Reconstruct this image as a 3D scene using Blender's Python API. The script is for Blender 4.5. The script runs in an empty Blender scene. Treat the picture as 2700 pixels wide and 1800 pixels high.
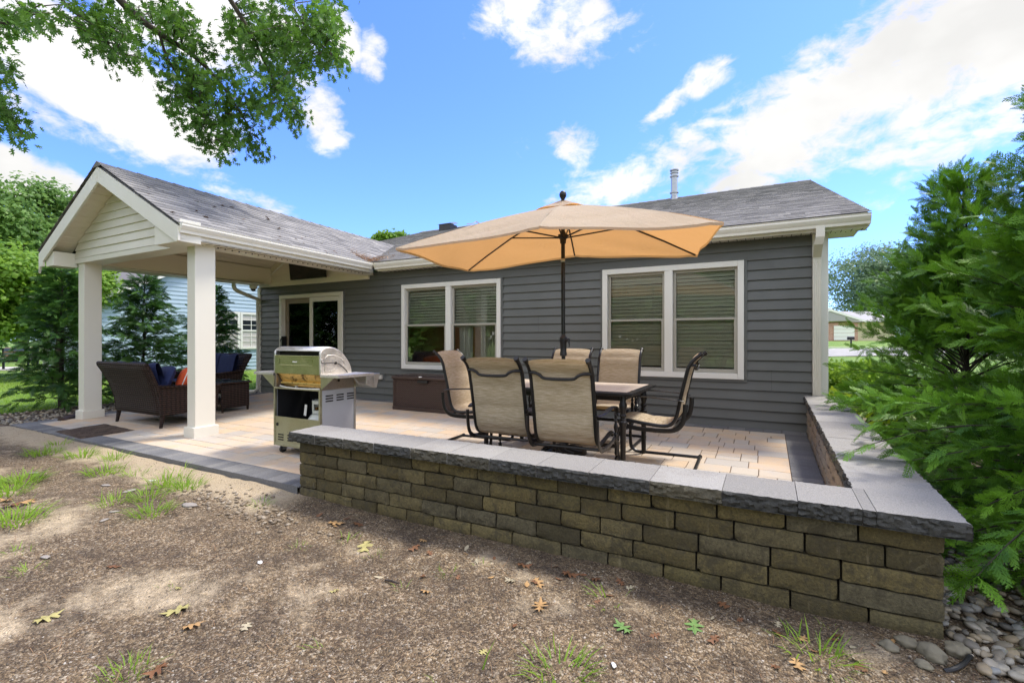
import bpy, bmesh, math, random
import numpy as np
from mathutils import Vector, Matrix, noise as mnoise
R = math.radians
sc = bpy.context.scene
C = sc.collection
random.seed(7)
rng = np.random.default_rng(11)

# ------------------------------------------------------------------ camera
YAW = R(28.092); HCAM = 1.12
cam_d = bpy.data.cameras.new('camera'); cam = bpy.data.objects.new('camera', cam_d); C.objects.link(cam)
cam_d.sensor_width = 36.0; cam_d.lens = 1264.07*36/2700; cam_d.shift_y = -3.6/2700
cam_d.clip_start = 0.05; cam_d.clip_end = 3000
cam.location = (0, 0, HCAM); cam.rotation_euler = (R(90), 0, YAW)
sc.camera = cam

# ------------------------------------------------------------------ exposure
sc.view_settings.view_transform = 'Standard'; sc.view_settings.look = 'None'
sc.view_settings.exposure = 1.55; sc.view_settings.gamma = 1.0
sc.cycles.use_denoising = True; sc.cycles.denoiser = 'OPENIMAGEDENOISE'; sc.cycles.denoising_prefilter = 'NONE'; sc.cycles.denoising_input_passes = 'RGB_ALBEDO_NORMAL'; sc.cycles.caustics_reflective = False
sc.cycles.max_bounces = 8; sc.cycles.transparent_max_bounces = 16

# ------------------------------------------------------------------ world: sky with clouds by direction
SUN_EL, SUN_AZ = R(61), R(38)          # azimuth from +Y towards +X
def build_world():
    w = bpy.data.worlds.new('World'); sc.world = w; w.use_nodes = True
    nt = w.node_tree; N = nt.nodes; L = nt.links; N.clear()
    out = N.new('ShaderNodeOutputWorld'); bg = N.new('ShaderNodeBackground')
    bg.inputs['Strength'].default_value = 0.15
    L.new(bg.outputs[0], out.inputs[0])
    sky = N.new('ShaderNodeTexSky'); sky.sky_type = 'NISHITA'; sky.sun_disc = False
    sky.sun_elevation = SUN_EL; sky.sun_rotation = SUN_AZ
    sky.air_density = 1.0; sky.dust_density = 0.35; sky.ozone_density = 2.2; sky.altitude = 50
    tc = N.new('ShaderNodeTexCoord')
    def math_(op, a, b=None, c=None, clamp=False):
        n = N.new('ShaderNodeMath'); n.operation = op; n.use_clamp = clamp
        for i, v in enumerate((a, b, c)):
            if v is None: continue
            if isinstance(v, (int, float)): n.inputs[i].default_value = v
            else: L.new(v, n.inputs[i])
        return n.outputs[0]
    def dot(v):
        n = N.new('ShaderNodeVectorMath'); n.operation = 'DOT_PRODUCT'
        L.new(tc.outputs['Generated'], n.inputs[0]); n.inputs[1].default_value = v
        return n.outputs['Value']
    # cloud banks: (azimuth from +Y clockwise deg, elevation deg, half width deg, half height deg, tilt deg, weight)
    f = 1264.07
    def azel(x, y):
        d = Vector((-math.sin(YAW), math.cos(YAW), 0))*f + Vector((math.cos(YAW), math.sin(YAW), 0))*(x-1350) + Vector((0, 0, 896.4-y))
        return d.normalized()
    banks = [(2330, 190, 18, 5.8, -24, 1.5), (2560, 110, 16, 8, -20, 1.45), (2050, 330, 8, 2.6, -30, .95), (1700, 455, 9, 3.4, -18, 1.05), (1520, 400, 2.4, 3.0, -40, .85),
             (1470, 50, 8.0, 4.2, 8, 1.1), (1860, 205, 2.4, 1.2, -25, .7), (1740, 300, 3.5, 1.0, -35, .8),
             (190, 190, 12, 4.8, 12, 1.2), (380, 290, 7, 3.4, 32, 1.1), (820, 270, 4.5, 2.6, 62, .95), (560, 60, 9, 5, 10, 1.15), (60, 470, 6, 1.9, 10, 1.0),
             (620, 505, 5.0, 1.5, 14, .9), (900, 95, 2.6, 1.5, 60, .85), (985, 150, 1.2, 2.0, 0, .7), (300, 520, 8, 1.2, 0, .45)]
    acc = None
    for (x, y, a, b, tilt, wgt) in banks:
        c = azel(x, y)
        right = Vector((c.y, -c.x, 0)).normalized(); upv = right.cross(c)
        t = R(-tilt)
        u = right*math.cos(t)+upv*math.sin(t); v = -right*math.sin(t)+upv*math.cos(t)
        du = math_('DIVIDE', dot(u), math.tan(R(a))); dv = math_('DIVIDE', dot(v), math.tan(R(b)))
        r2 = math_('ADD', math_('MULTIPLY', du, du), math_('MULTIPLY', dv, dv))
        g = math_('MULTIPLY', math_('SUBTRACT', 1.0, r2), wgt)
        front = math_('GREATER_THAN', dot(c), 0.2)
        g = math_('MULTIPLY_ADD', math_('SUBTRACT', 1.0, front), -9.0, g)
        acc = g if acc is None else math_('MAXIMUM', acc, g)
    # noise for the banks and for the cloud added in the unseen sky
    mp = N.new('ShaderNodeMapping'); mp.inputs['Scale'].default_value = (1, 1, 1.7)
    L.new(tc.outputs['Generated'], mp.inputs[0])
    nz = N.new('ShaderNodeTexNoise'); nz.inputs['Scale'].default_value = 6.5; nz.inputs['Detail'].default_value = 9; nz.inputs['Roughness'].default_value = .6
    nz.inputs['Distortion'].default_value = .35
    L.new(mp.outputs[0], nz.inputs['Vector'])
    # bright cloud added over the unseen sky (behind, overhead, sides) as neutral fill
    fwd = Vector((-math.sin(YAW), math.cos(YAW), .32)).normalized()
    hid = N.new('ShaderNodeMapRange'); hid.interpolation_type = 'SMOOTHSTEP'; L.new(dot(fwd), hid.inputs[0])
    for i_, v_ in enumerate((.62, .35, -1.3, .75)): hid.inputs[i_+1].default_value = v_
    hidden = hid.outputs[0]
    acc = math_('MAXIMUM', acc, hidden)
    nf = N.new('ShaderNodeTexNoise'); nf.inputs['Scale'].default_value = 22; nf.inputs['Detail'].default_value = 8; nf.inputs['Roughness'].default_value = .62; nf.inputs['Distortion'].default_value = .5
    L.new(mp.outputs[0], nf.inputs['Vector'])
    s = math_('ADD', acc, math_('MULTIPLY', math_('SUBTRACT', nz.outputs['Fac'], .5), 5.5))
    s = math_('ADD', s, math_('MULTIPLY', math_('SUBTRACT', nf.outputs['Fac'], .5), 2.6))
    mr = N.new('ShaderNodeMapRange'); mr.interpolation_type = 'SMOOTHSTEP'
    mr.inputs['From Min'].default_value = -.25; mr.inputs['From Max'].default_value = 1.15
    L.new(s, mr.inputs['Value'])
    nz2 = N.new('ShaderNodeTexNoise'); nz2.inputs['Scale'].default_value = 4; nz2.inputs['Detail'].default_value = 5
    L.new(mp.outputs[0], nz2.inputs['Vector'])
    cr = N.new('ShaderNodeMapRange'); cr.inputs['From Min'].default_value = .34; cr.inputs['From Max'].default_value = .62
    cr.inputs['To Min'].default_value = 2.05; cr.inputs['To Max'].default_value = 2.6
    L.new(nz2.outputs['Fac'], cr.inputs['Value'])
    hb = N.new('ShaderNodeMapRange'); L.new(hidden, hb.inputs[0])  # the added unseen cloud is also brightened to lift the fill light
    for i_, v_ in enumerate((-1.3, .75, 1.0, 1.95)): hb.inputs[i_+1].default_value = v_
    cv = math_('MULTIPLY', cr.outputs[0], hb.outputs[0])
    cc = N.new('ShaderNodeCombineColor'); L.new(cv, cc.inputs[0]); L.new(math_('MULTIPLY', cv, .992), cc.inputs[1])
    L.new(math_('MULTIPLY', cv, .975), cc.inputs[2])
    tint = N.new('ShaderNodeMix'); tint.data_type = 'RGBA'; tint.blend_type = 'MULTIPLY'; tint.inputs[0].default_value = 1
    L.new(sky.outputs[0], tint.inputs[6]); tint.inputs[7].default_value = (.35, .475, .86, 1)
    mx = N.new('ShaderNodeMix'); mx.data_type = 'RGBA'
    L.new(mr.outputs[0], mx.inputs[0]); L.new(tint.outputs[2], mx.inputs[6]); L.new(cc.outputs[0], mx.inputs[7])
    L.new(mx.outputs[2], bg.inputs['Color'])
build_world()

sun_d = bpy.data.lights.new('sun', 'SUN'); sun = bpy.data.objects.new('sun', sun_d); C.objects.link(sun)
sun_d.energy = 1.55; sun_d.angle = R(11); sun_d.color = (1, .93, .82)
sdir = Vector((math.cos(SUN_EL)*math.sin(SUN_AZ), math.cos(SUN_EL)*math.cos(SUN_AZ), math.sin(SUN_EL)))
sun.rotation_euler = sdir.to_track_quat('Z', 'Y').to_euler(); sun.location = (6, 4, 12)

# ------------------------------------------------------------------ helpers
FW = Vector((-math.sin(YAW), math.cos(YAW), 0)); RT = Vector((math.cos(YAW), math.sin(YAW), 0))
def ray(x, y): return FW*1264.07 + RT*(x-1350) + Vector((0, 0, 896.36-y))
def gz(x, y, z): d = ray(x, y); return Vector((0, 0, HCAM)) + d*((z-HCAM)/d.z)
def py(x, y, Y): d = ray(x, y); return Vector((0, 0, HCAM)) + d*(Y/d.y)
SL = .024; YW = 6.83
def pz(Y): return -SL*(YW-Y)                       # the patio falls away from the house

class MB:
    """collects shapes for ONE mesh"""
    def __init__(s): s.v = []; s.f = []; s.m = []; s.r = []; s.cm = 0; s.cr = None
    def add(s, vs, fs):
        o = len(s.v); s.v += [tuple(p) for p in vs]
        for f in fs:
            s.f.append(tuple(i+o for i in f)); s.m.append(s.cm); s.r.append(s.cr if s.cr is not None else .5)
    def box(s, x0, x1, y0, y1, z0, z1):
        s.add([(x0, y0, z0), (x1, y0, z0), (x1, y1, z0), (x0, y1, z0), (x0, y0, z1), (x1, y0, z1), (x1, y1, z1), (x0, y1, z1)],
              [(0, 3, 2, 1), (4, 5, 6, 7), (0, 1, 5, 4), (1, 2, 6, 5), (2, 3, 7, 6), (3, 0, 4, 7)])
    def hexa(s, p):     # 8 points bottom 4 then top 4
        s.add(p, [(0, 3, 2, 1), (4, 5, 6, 7), (0, 1, 5, 4), (1, 2, 6, 5), (2, 3, 7, 6), (3, 0, 4, 7)])
    def quad(s, a, b, c, d): s.add([a, b, c, d], [(0, 1, 2, 3)])
    def prism(s, poly, ext):     # polygon of 3D points extruded by vector
        n = len(poly); e = Vector(ext); a = [Vector(p) for p in poly]
        s.add(a+[p+e for p in a], [tuple(range(n))[::-1], tuple(range(n, 2*n))] + [(i, (i+1) % n, n+(i+1) % n, n+i) for i in range(n)])
    def tube(s, pts, rad, seg=8, flat=1.0, upv=(0, 0, 1), cap=True, round_=True):
        P = [Vector(p) for p in pts]; n = len(P); rr = rad if isinstance(rad, (list, tuple)) else [rad]*n
        rings = []; U0 = Vector(upv)
        for i in range(n):
            t = (P[min(i+1, n-1)]-P[max(i-1, 0)]).normalized()
            side = t.cross(U0)
            if side.length < 1e-4: side = t.cross(Vector((1, 0, 0)))
            side.normalize(); u = side.cross(t)
            rings.append([P[i]+(side*math.cos(2*math.pi*k/seg)+u*flat*math.sin(2*math.pi*k/seg))*rr[i] for k in range(seg)])
        vs = [p for r_ in rings for p in r_]; fs = []
        for i in range(n-1):
            for k in range(seg): fs.append((i*seg+k, i*seg+(k+1) % seg, (i+1)*seg+(k+1) % seg, (i+1)*seg+k))
        if cap: fs += [tuple(range(seg))[::-1], tuple((n-1)*seg+k for k in range(seg))]
        s.add(vs, fs)
    def lathe(s, prof, c=(0, 0, 0), seg=20, axis='z'):
        vs = []; fs = []; n = len(prof)
        for (r_, z) in prof:
            for k in range(seg):
                a = 2*math.pi*k/seg
                if axis == 'z': vs.append((c[0]+r_*math.cos(a), c[1]+r_*math.sin(a), c[2]+z))
                elif axis == 'x': vs.append((c[0]+z, c[1]+r_*math.cos(a), c[2]+r_*math.sin(a)))
                else: vs.append((c[0]+r_*math.sin(a), c[1]+z, c[2]+r_*math.cos(a)))
        for i in range(n-1):
            for k in range(seg): fs.append((i*seg+k, i*seg+(k+1) % seg, (i+1)*seg+(k+1) % seg, (i+1)*seg+k))
        fs += [tuple(range(seg))[::-1], tuple((n-1)*seg+k for k in range(seg))]
        s.add(vs, fs)
    def grid(s, fn, nu, nv):
        vs = [fn(i/nu, j/nv) for i in range(nu+1) for j in range(nv+1)]
        s.add(vs, [(i*(nv+1)+j, (i+1)*(nv+1)+j, (i+1)*(nv+1)+j+1, i*(nv+1)+j+1) for i in range(nu) for j in range(nv)])
    def xform(s, fn): s.v = [tuple(fn(Vector(p))) for p in s.v]; return s
    def build(s, name, mats, parent=None, smooth=30, bevel=0, rnd=False, local=False, solid=0, fix=True):
        me = bpy.data.meshes.new(name)
        off = Vector((0, 0, 0))
        if parent is not None and not local: off = WORLD[parent.name]
        me.from_pydata([(p[0]-off.x, p[1]-off.y, p[2]-off.z) for p in s.v], [], s.f)
        ml = mats if isinstance(mats, (list, tuple)) else [mats]
        for m in ml: me.materials.append(m)
        me.polygons.foreach_set('material_index', s.m)
        if rnd:
            at = me.attributes.new('rnd', 'FLOAT', 'FACE'); at.data.foreach_set('value', s.r)
        if fix:
            bm = bmesh.new(); bm.from_mesh(me); bmesh.ops.recalc_face_normals(bm, faces=bm.faces); bm.to_mesh(me); bm.free()
        if smooth:
            me.shade_smooth(); me.set_sharp_from_angle(angle=R(smooth))
        o = bpy.data.objects.new(name, me); C.objects.link(o)
        if parent is not None:
            o.parent = parent
        WORLD[o.name] = off.copy() if parent is not None else Vector((0, 0, 0))
        if solid:
            md = o.modifiers.new('solid', 'SOLIDIFY'); md.thickness = solid; md.offset = 0
        if bevel:
            md = o.modifiers.new('bevel', 'BEVEL'); md.width = bevel; md.segments = 2; md.limit_method = 'ANGLE'; md.angle_limit = R(40)
        return o
WORLD = {}
def thing(name, label, cat, loc=(0, 0, 0), rz=0, group=None):
    o = bpy.data.objects.new(name, None); C.objects.link(o); o.location = loc; o.rotation_euler = (0, 0, rz)
    o.empty_display_size = .1
    WORLD[o.name] = Vector(loc)
    return tag(o, label, cat, group)
def tag(o, label, cat, group=None):
    o['label'] = label; o['category'] = cat
    if group: o['group'] = group
    return o
def struct(o): o['kind'] = 'structure'; return o
def stuff(o, label=None, cat=None):
    o['kind'] = 'stuff'
    if label: o['label'] = label
    if cat: o['category'] = cat
    return o
def kids(o): return [c for c in o.children]
def copy_tree(o, parent=None):
    c = o.copy(); C.objects.link(c); WORLD[c.name] = WORLD.get(o.name, Vector()).copy()
    if parent is not None: c.parent = parent
    for ch in list(o.children): copy_tree(ch, c)
    return c

def fastmesh(name, V, F, mats, rnd=None, smooth=False, parent=None, mi=None):
    """numpy triangles -> one mesh object"""
    me = bpy.data.meshes.new(name); V = np.asarray(V, np.float32); F = np.asarray(F, np.int32)
    if parent is not None:
        w = WORLD[parent.name]; V = V-np.array([w.x, w.y, w.z], np.float32)
    me.vertices.add(len(V)); me.vertices.foreach_set('co', V.ravel())
    me.loops.add(F.size); me.loops.foreach_set('vertex_index', F.ravel())
    me.polygons.add(len(F)); me.polygons.foreach_set('loop_start', np.arange(len(F), dtype=np.int32)*F.shape[1])
    ml = mats if isinstance(mats, (list, tuple)) else [mats]
    for m in ml: me.materials.append(m)
    if mi is not None: me.polygons.foreach_set('material_index', np.asarray(mi, np.int32))
    if rnd is not None:
        at = me.attributes.new('rnd', 'FLOAT', 'FACE'); at.data.foreach_set('value', np.asarray(rnd, np.float32))
    me.update(calc_edges=True)
    if smooth: me.shade_smooth()
    o = bpy.data.objects.new(name, me); C.objects.link(o); WORLD[o.name] = Vector((0, 0, 0))
    if parent is not None: o.parent = parent; WORLD[o.name] = WORLD[parent.name].copy()
    return o
def scatter(tv, tf, pos, rot, scl):
    """copies of a template (tv,tf): pos (n,3) rot (n,3,3) scl (n) or (n,3)"""
    n = len(pos); k = len(tv)
    scl = np.asarray(scl, float)
    if scl.ndim == 1: scl = np.repeat(scl[:, None], 3, 1)
    v = tv[None]*scl[:, None, :]
    V = np.einsum('nij,nkj->nki', rot, v)+pos[:, None, :]
    F = (tf[None]+(np.arange(n)*k)[:, None, None]).reshape(-1, tf.shape[1])
    return V.reshape(-1, 3), F
def frames(fwd, up, roll=None):
    """rotation matrices whose y axis is fwd and z axis near up"""
    y = fwd/np.linalg.norm(fwd, axis=1, keepdims=True)
    x = np.cross(y, up); x /= np.maximum(np.linalg.norm(x, axis=1, keepdims=True), 1e-6)
    z = np.cross(x, y)
    if roll is not None:
        c, s_ = np.cos(roll)[:, None], np.sin(roll)[:, None]
        x, z = x*c+z*s_, z*c-x*s_
    return np.stack([x, y, z], 2)
def runit(n): 
    v = rng.normal(size=(n, 3)); return v/np.linalg.norm(v, axis=1, keepdims=True)

# ------------------------------------------------------------------ materials
class NT:
    def __init__(s, name):
        s.m = bpy.data.materials.new(name); s.m.use_nodes = True; s.t = s.m.node_tree; s.N = s.t.nodes; s.L = s.t.links
        s.bsdf = s.N['Principled BSDF']; s.out = s.N['Material Output']
    def n(s, t, **kw):
        x = s.N.new(t)
        for k, v in kw.items():
            if k in x.inputs: 
                if hasattr(v, 'is_linked'): s.L.new(v, x.inputs[k])
                else: x.inputs[k].default_value = v
            else: setattr(x, k, v)
        return x
    def link(s, a, b): s.L.new(a, b)
    def math(s, op, a, b=None, clamp=False):
        x = s.N.new('ShaderNodeMath'); x.operation = op; x.use_clamp = clamp
        for i, v in enumerate((a, b)):
            if v is None: continue
            if isinstance(v, (int, float)): x.inputs[i].default_value = v
            else: s.L.new(v, x.inputs[i])
        return x.outputs[0]
    def mix(s, f, a, b, blend='MIX'):
        x = s.N.new('ShaderNodeMix'); x.data_type = 'RGBA'; x.blend_type = blend
        for i, v in ((0, f), (6, a), (7, b)):
            if isinstance(v, (int, float)): x.inputs[i].default_value = v
            elif isinstance(v, tuple): x.inputs[i].default_value = (*v, 1) if len(v) == 3 else v
            else: s.L.new(v, x.inputs[i])
        return x.outputs[2]
    def noise(s, scale, detail=4, rough=.55, vec=None, dist=0):
        x = s.N.new('ShaderNodeTexNoise'); x.inputs['Scale'].default_value = scale; x.inputs['Detail'].default_value = detail
        x.inputs['Roughness'].default_value = rough; x.inputs['Distortion'].default_value = dist
        if vec is not None: s.L.new(vec, x.inputs['Vector'])
        return x.outputs['Fac']
    def ramp(s, fac, stops):
        x = s.N.new('ShaderNodeValToRGB'); e = x.color_ramp.elements
        while len(e) < len(stops): e.new(.5)
        for el, (p, c) in zip(e, stops): el.position = p; el.color = (*c, 1) if len(c) == 3 else c
        s.L.new(fac, x.inputs[0]); return x.outputs[0]
    def rng(s, v, a, b, c=0., d=1., smooth=True):
        x = s.N.new('ShaderNodeMapRange'); x.interpolation_type = 'SMOOTHSTEP' if smooth else 'LINEAR'
        s.L.new(v, x.inputs[0])
        for i, q in enumerate((a, b, c, d)): x.inputs[i+1].default_value = q
        return x.outputs[0]
    def pos(s): return s.N.new('ShaderNodeNewGeometry').outputs['Position']
    def obj(s): return s.N.new('ShaderNodeTexCoord').outputs['Object']
    def attr(s, name='rnd'):
        x = s.N.new('ShaderNodeAttribute'); x.attribute_name = name; return x.outputs['Fac']
    def bump(s, h, strength=.5, dist=.01):
        x = s.N.new('ShaderNodeBump'); x.inputs['Strength'].default_value = strength; x.inputs['Distance'].default_value = dist
        s.L.new(h, x.inputs['Height']); s.L.new(x.outputs[0], s.bsdf.inputs['Normal']); return x
    def base(s, c, rough=.6, metal=0, spec=None):
        b = s.bsdf
        if isinstance(c, tuple): b.inputs['Base Color'].default_value = (*c, 1)
        else: s.L.new(c, b.inputs['Base Color'])
        if isinstance(rough, (int, float)): b.inputs['Roughness'].default_value = rough
        else: s.L.new(rough, b.inputs['Roughness'])
        b.inputs['Metallic'].default_value = metal
        if spec is not None: b.inputs['Specular IOR Level'].default_value = spec
        return s.m
def sc3(c, k): return tuple(min(1, x*k) for x in c)
def simple(name, c, rough=.6, metal=0, var=.15, scale=6, bump=.0, bscale=60, spec=None):
    t = NT(name); p = t.obj()
    n = t.noise(scale, 5, .6, p)
    col = t.mix(n, sc3(c, 1-var), sc3(c, 1+var))
    if bump: t.bump(t.noise(bscale, 4, .6, p), bump, .004)
    rr = t.rng(t.noise(scale*2.3, 4, .6, p), .3, .7, max(.02, rough-.08), min(1, rough+.08))
    return t.base(col, rr, metal, spec)
def foliage(name, dark, light, trans=.35, rough=.5):
    t = NT(name)
    a = t.attr(); col = t.mix(a, dark, light)
    n = t.noise(1.3, 2, .5, t.pos()); col = t.mix(t.rng(n, .35, .65, 0, .35), col, sc3(light, 1.12))
    pr = t.bsdf; t.base(col, rough, 0, .3)
    tr = t.n('ShaderNodeBsdfTranslucent'); t.link(t.mix(.5, col, sc3(light, 1.5), 'MIX'), tr.inputs['Color'])
    mx = t.n('ShaderNodeMixShader'); mx.inputs[0].default_value = trans
    t.link(pr.outputs[0], mx.inputs[1]); t.link(tr.outputs[0], mx.inputs[2]); t.link(mx.outputs[0], t.out.inputs[0])
    return t.m
M = {}
M['siding'] = simple('grey_vinyl', (.122, .127, .119), .5, var=.06, scale=1.5, bump=.12, bscale=90)
M['cream'] = simple('white_vinyl', (.74, .71, .62), .42, var=.03, scale=2, bump=.05, bscale=40)
M['white'] = simple('white_trim', (.80, .79, .74), .4, var=.03, scale=2)
M['winframe'] = simple('window_vinyl', (.82, .80, .74), .38, var=.02, scale=2)
M['sash'] = simple('sash_vinyl', (.42, .40, .34), .45, var=.06, scale=3)
M['soffit'] = simple('soffit_vinyl', (.80, .73, .60), .5, var=.03, scale=2)
M['gutter'] = simple('gutter_aluminium', (.80, .77, .68), .35, var=.05, scale=3)
M['bluesiding'] = simple('blue_vinyl', (.40, .52, .62), .55, var=.03, scale=1)
M['blackmetal'] = simple('dark_bronze_metal', (.009, .008, .0075), .36, 0, var=.2, scale=8, spec=.4)
M['blackplastic'] = simple('black_plastic', (.012, .012, .013), .45, var=.2)
M['screen'] = simple('tv_screen', (.006, .006, .007), .16, var=.2)
M['galv'] = simple('galvanised_steel', (.36, .38, .39), .38, .85, var=.15, scale=9)
M['dark'] = simple('dark_room', (.03, .028, .025), .9, var=.2)
M['interior'] = simple('room_wall', (.50, .46, .38), .9, var=.1)
M['blind'] = simple('blind_slat', (.70, .69, .60), .6, var=.05)
M['curtain'] = simple('sheer_curtain', (.75, .74, .70), .9, var=.05)
M['navy'] = simple('navy_cushion', (.012, .022, .085), .85, var=.2, scale=20, bump=.25, bscale=300)
M['orange'] = simple('orange_cushion', (.62, .085, .02), .8, var=.12, scale=20, bump=.2, bscale=300)
M['bark'] = simple('bark', (.075, .058, .045), .9, var=.4, scale=20, bump=.8, bscale=30)
M['barkdark'] = simple('dark_bark', (.045, .035, .03), .9, var=.4, scale=25, bump=.8, bscale=40)
M['rubber'] = simple('rubber', (.015, .015, .015), .7, var=.2)
M['deckbox'] = simple('brown_resin', (.055, .034, .027), .5, var=.1)
M['concrete'] = simple('concrete', (.5, .47, .42), .85, var=.15, scale=3)
M['asphalt'] = simple('pale_road', (.62, .60, .57), .9, var=.1, scale=.6)
M['yellowhouse'] = simple('cream_siding', (.62, .55, .36), .7, var=.04)
M['brick'] = None
M['slate'] = simple('slate_chip', (.30, .27, .24), .85, var=.25, scale=12, bump=.3)
M['rock'] = simple('rough_rock', (.20, .18, .13), .9, var=.35, scale=14, bump=.8, bscale=40)
M['tank'] = simple('tank_paint', (.60, .61, .55), .35, var=.08)
M['paper'] = simple('white_label', (.72, .70, .66), .7, var=.06)
M['mat'] = None
# glass: real reflection over clear pane
def glassmat(name, tint=(.88, .9, .86), ior=1.5):
    t = NT(name); t.N.remove(t.bsdf)
    fr = t.n('ShaderNodeFresnel'); fr.inputs['IOR'].default_value = ior
    tr = t.n('ShaderNodeBsdfTransparent'); tr.inputs[0].default_value = (*tint, 1)
    gl = t.n('ShaderNodeBsdfGlossy'); gl.inputs['Roughness'].default_value = .015
    mx = t.n('ShaderNodeMixShader'); t.link(t.math('MULTIPLY', fr.outputs[0], 1.2, True), mx.inputs[0])
    t.link(tr.outputs[0], mx.inputs[1]); t.link(gl.outputs[0], mx.inputs[2]); t.link(mx.outputs[0], t.out.inputs[0])
    return t.m
M['glass'] = glassmat('window_glass')
M['tableglass'] = simple('table_glass', (.05, .075, .08), .06, var=.05)
def m_shingle():
    t = NT('asphalt_shingle'); p = t.pos(); a = t.attr()
    col = t.ramp(a, [(0, (.155, .152, .152)), (.35, (.205, .20, .197)), (.7, (.25, .243, .236)), (1, (.315, .305, .292))])
    g = t.noise(150, 3, .7, p); col = t.mix(t.rng(g, .3, .7, 0, .6), col, t.mix(1, col, (1.7, 1.65, 1.6), 'MULTIPLY'))
    t.bump(g, .4, .003); return t.base(col, 1.0, 0, .05)
M['shingle'] = m_shingle()
def m_paver():
    t = NT('paver'); p = t.pos(); a = t.attr()
    col = t.ramp(a, [(0, (.42, .40, .37)), (.3, (.56, .465, .355)), (.55, (.57, .435, .30)), (.8, (.60, .45, .305)), (1, (.52, .47, .40))])
    n = t.noise(5, 5, .6, p, .5); col = t.mix(t.rng(n, .42, .68, 0, .5), col, (.46, .44, .42))
    n3 = t.noise(1.1, 4, .6, p); col = t.mix(t.rng(n3, .5, .75, 0, .3), col, (.40, .29, .2))
    g = t.noise(160, 3, .7, p); col = t.mix(.18, col, t.ramp(g, [(.3, (.1, .09, .08)), (.7, (.8, .75, .7))]), 'OVERLAY')
    t.bump(t.math('ADD', g, t.noise(14, 4, .6, p)), .35, .004); return t.base(col, .82)
M['paver'] = m_paver()
def m_stone(name, cols, gs=120, bs=.5, patch=None, pscale=3, rough=.9, pits=False):
    t = NT(name); p = t.pos(); a = t.attr()
    col = t.ramp(a, [(i/(len(cols)-1), c) for i, c in enumerate(cols)])
    if patch: col = t.mix(t.rng(t.noise(pscale, 6, .65, p, .6), .48, .72, 0, .75), col, patch)
    g = t.noise(gs, 4, .7, p)
    col = t.mix(.45, col, t.ramp(g, [(.3, (.12, .12, .12)), (.5, (.5, .5, .5)), (.72, (.92, .92, .9))]), 'OVERLAY')
    if pits:
        pt = t.noise(85, 4, .75, p); col = t.mix(t.rng(pt, .60, .68, 0, .85), col, (.022, .018, .010)); col = t.mix(t.rng(pt, .40, .33, 0, .7), col, t.mix(1, col, (1.9, 1.85, 1.6), 'MULTIPLY'))
        mp = t.n('ShaderNodeMapping'); mp.inputs['Scale'].default_value = (26, 26, 1.6); t.link(p, mp.inputs[0]); dr = t.noise(1, 4, .6, mp.outputs[0]); col = t.mix(t.rng(dr, .56, .72, 0, .55), col, (.05, .042, .024)); col = t.mix(t.rng(dr, .38, .30, 0, .35), col, (.30, .25, .15))
        bl = t.noise(13, 7, .75, p, .8); col = t.mix(t.rng(bl, .47, .62, 0, .72), col, (.055, .046, .026))
    t.bump(t.math('ADD', t.math('MULTIPLY', g, .5), t.noise(gs/5, 4, .65, p)), bs, .012); return t.base(col, rough)
M['border'] = m_stone('charcoal_paver', [(.125, .125, .13), (.16, .16, .165), (.20, .195, .19)], 140, .35)
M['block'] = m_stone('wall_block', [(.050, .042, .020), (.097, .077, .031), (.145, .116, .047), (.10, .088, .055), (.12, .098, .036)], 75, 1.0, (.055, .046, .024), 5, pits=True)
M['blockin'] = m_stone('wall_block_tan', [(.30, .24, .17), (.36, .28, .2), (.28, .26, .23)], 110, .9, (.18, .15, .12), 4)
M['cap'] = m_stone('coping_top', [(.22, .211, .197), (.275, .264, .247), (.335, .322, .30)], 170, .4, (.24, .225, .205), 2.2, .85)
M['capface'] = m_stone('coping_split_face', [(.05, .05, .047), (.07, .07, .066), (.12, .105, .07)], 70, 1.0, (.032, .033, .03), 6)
M['joint'] = simple('joint_sand', (.13, .085, .05), .95, var=.3, scale=30)
M['gap'] = simple('dark_joint', (.02, .017, .012), .95)
def m_brick():
    t = NT('red_brick'); p = t.obj()
    b = t.n('ShaderNodeTexBrick'); t.link(p, b.inputs['Vector'])
    mp = t.n('ShaderNodeMapping'); t.link(p, mp.inputs[0]); mp.inputs['Rotation'].default_value = (R(90), 0, 0); t.link(mp.outputs[0], b.inputs['Vector'])
    b.inputs['Scale'].default_value = 2.2; b.inputs['Color1'].default_value = (.36, .15, .10, 1); b.inputs['Color2'].default_value = (.46, .24, .17, 1); b.inputs['Mortar'].default_value = (.6, .52, .45, 1)
    return t.base(b.outputs['Color'], .9)
M['brick'] = m_brick()
def m_wicker(name, c1, c2):
    t = NT(name); p = t.obj()
    def wv(direc, sc_):
        w = t.n('ShaderNodeTexWave', wave_type='BANDS', bands_direction=direc); w.inputs['Scale'].default_value = sc_; t.link(p, w.inputs['Vector']); return w.outputs['Fac']
    hz = wv('Z', 11); a = wv('X', 5.5); b = wv('Y', 5.5)
    ab = t.math('MULTIPLY', t.math('ADD', a, b), .5)
    h = t.math('MULTIPLY', hz, t.rng(t.math('ABSOLUTE', t.math('SUBTRACT', ab, .5)), .0, .45, .45, 1))
    col = t.mix(t.rng(h, .1, .75), c1, c2); t.bump(h, .9, .012)
    return t.base(col, .62, 0, .25)
M['wicker'] = m_wicker('brown_wicker', (.006, .004, .003), (.065, .035, .025))
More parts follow.
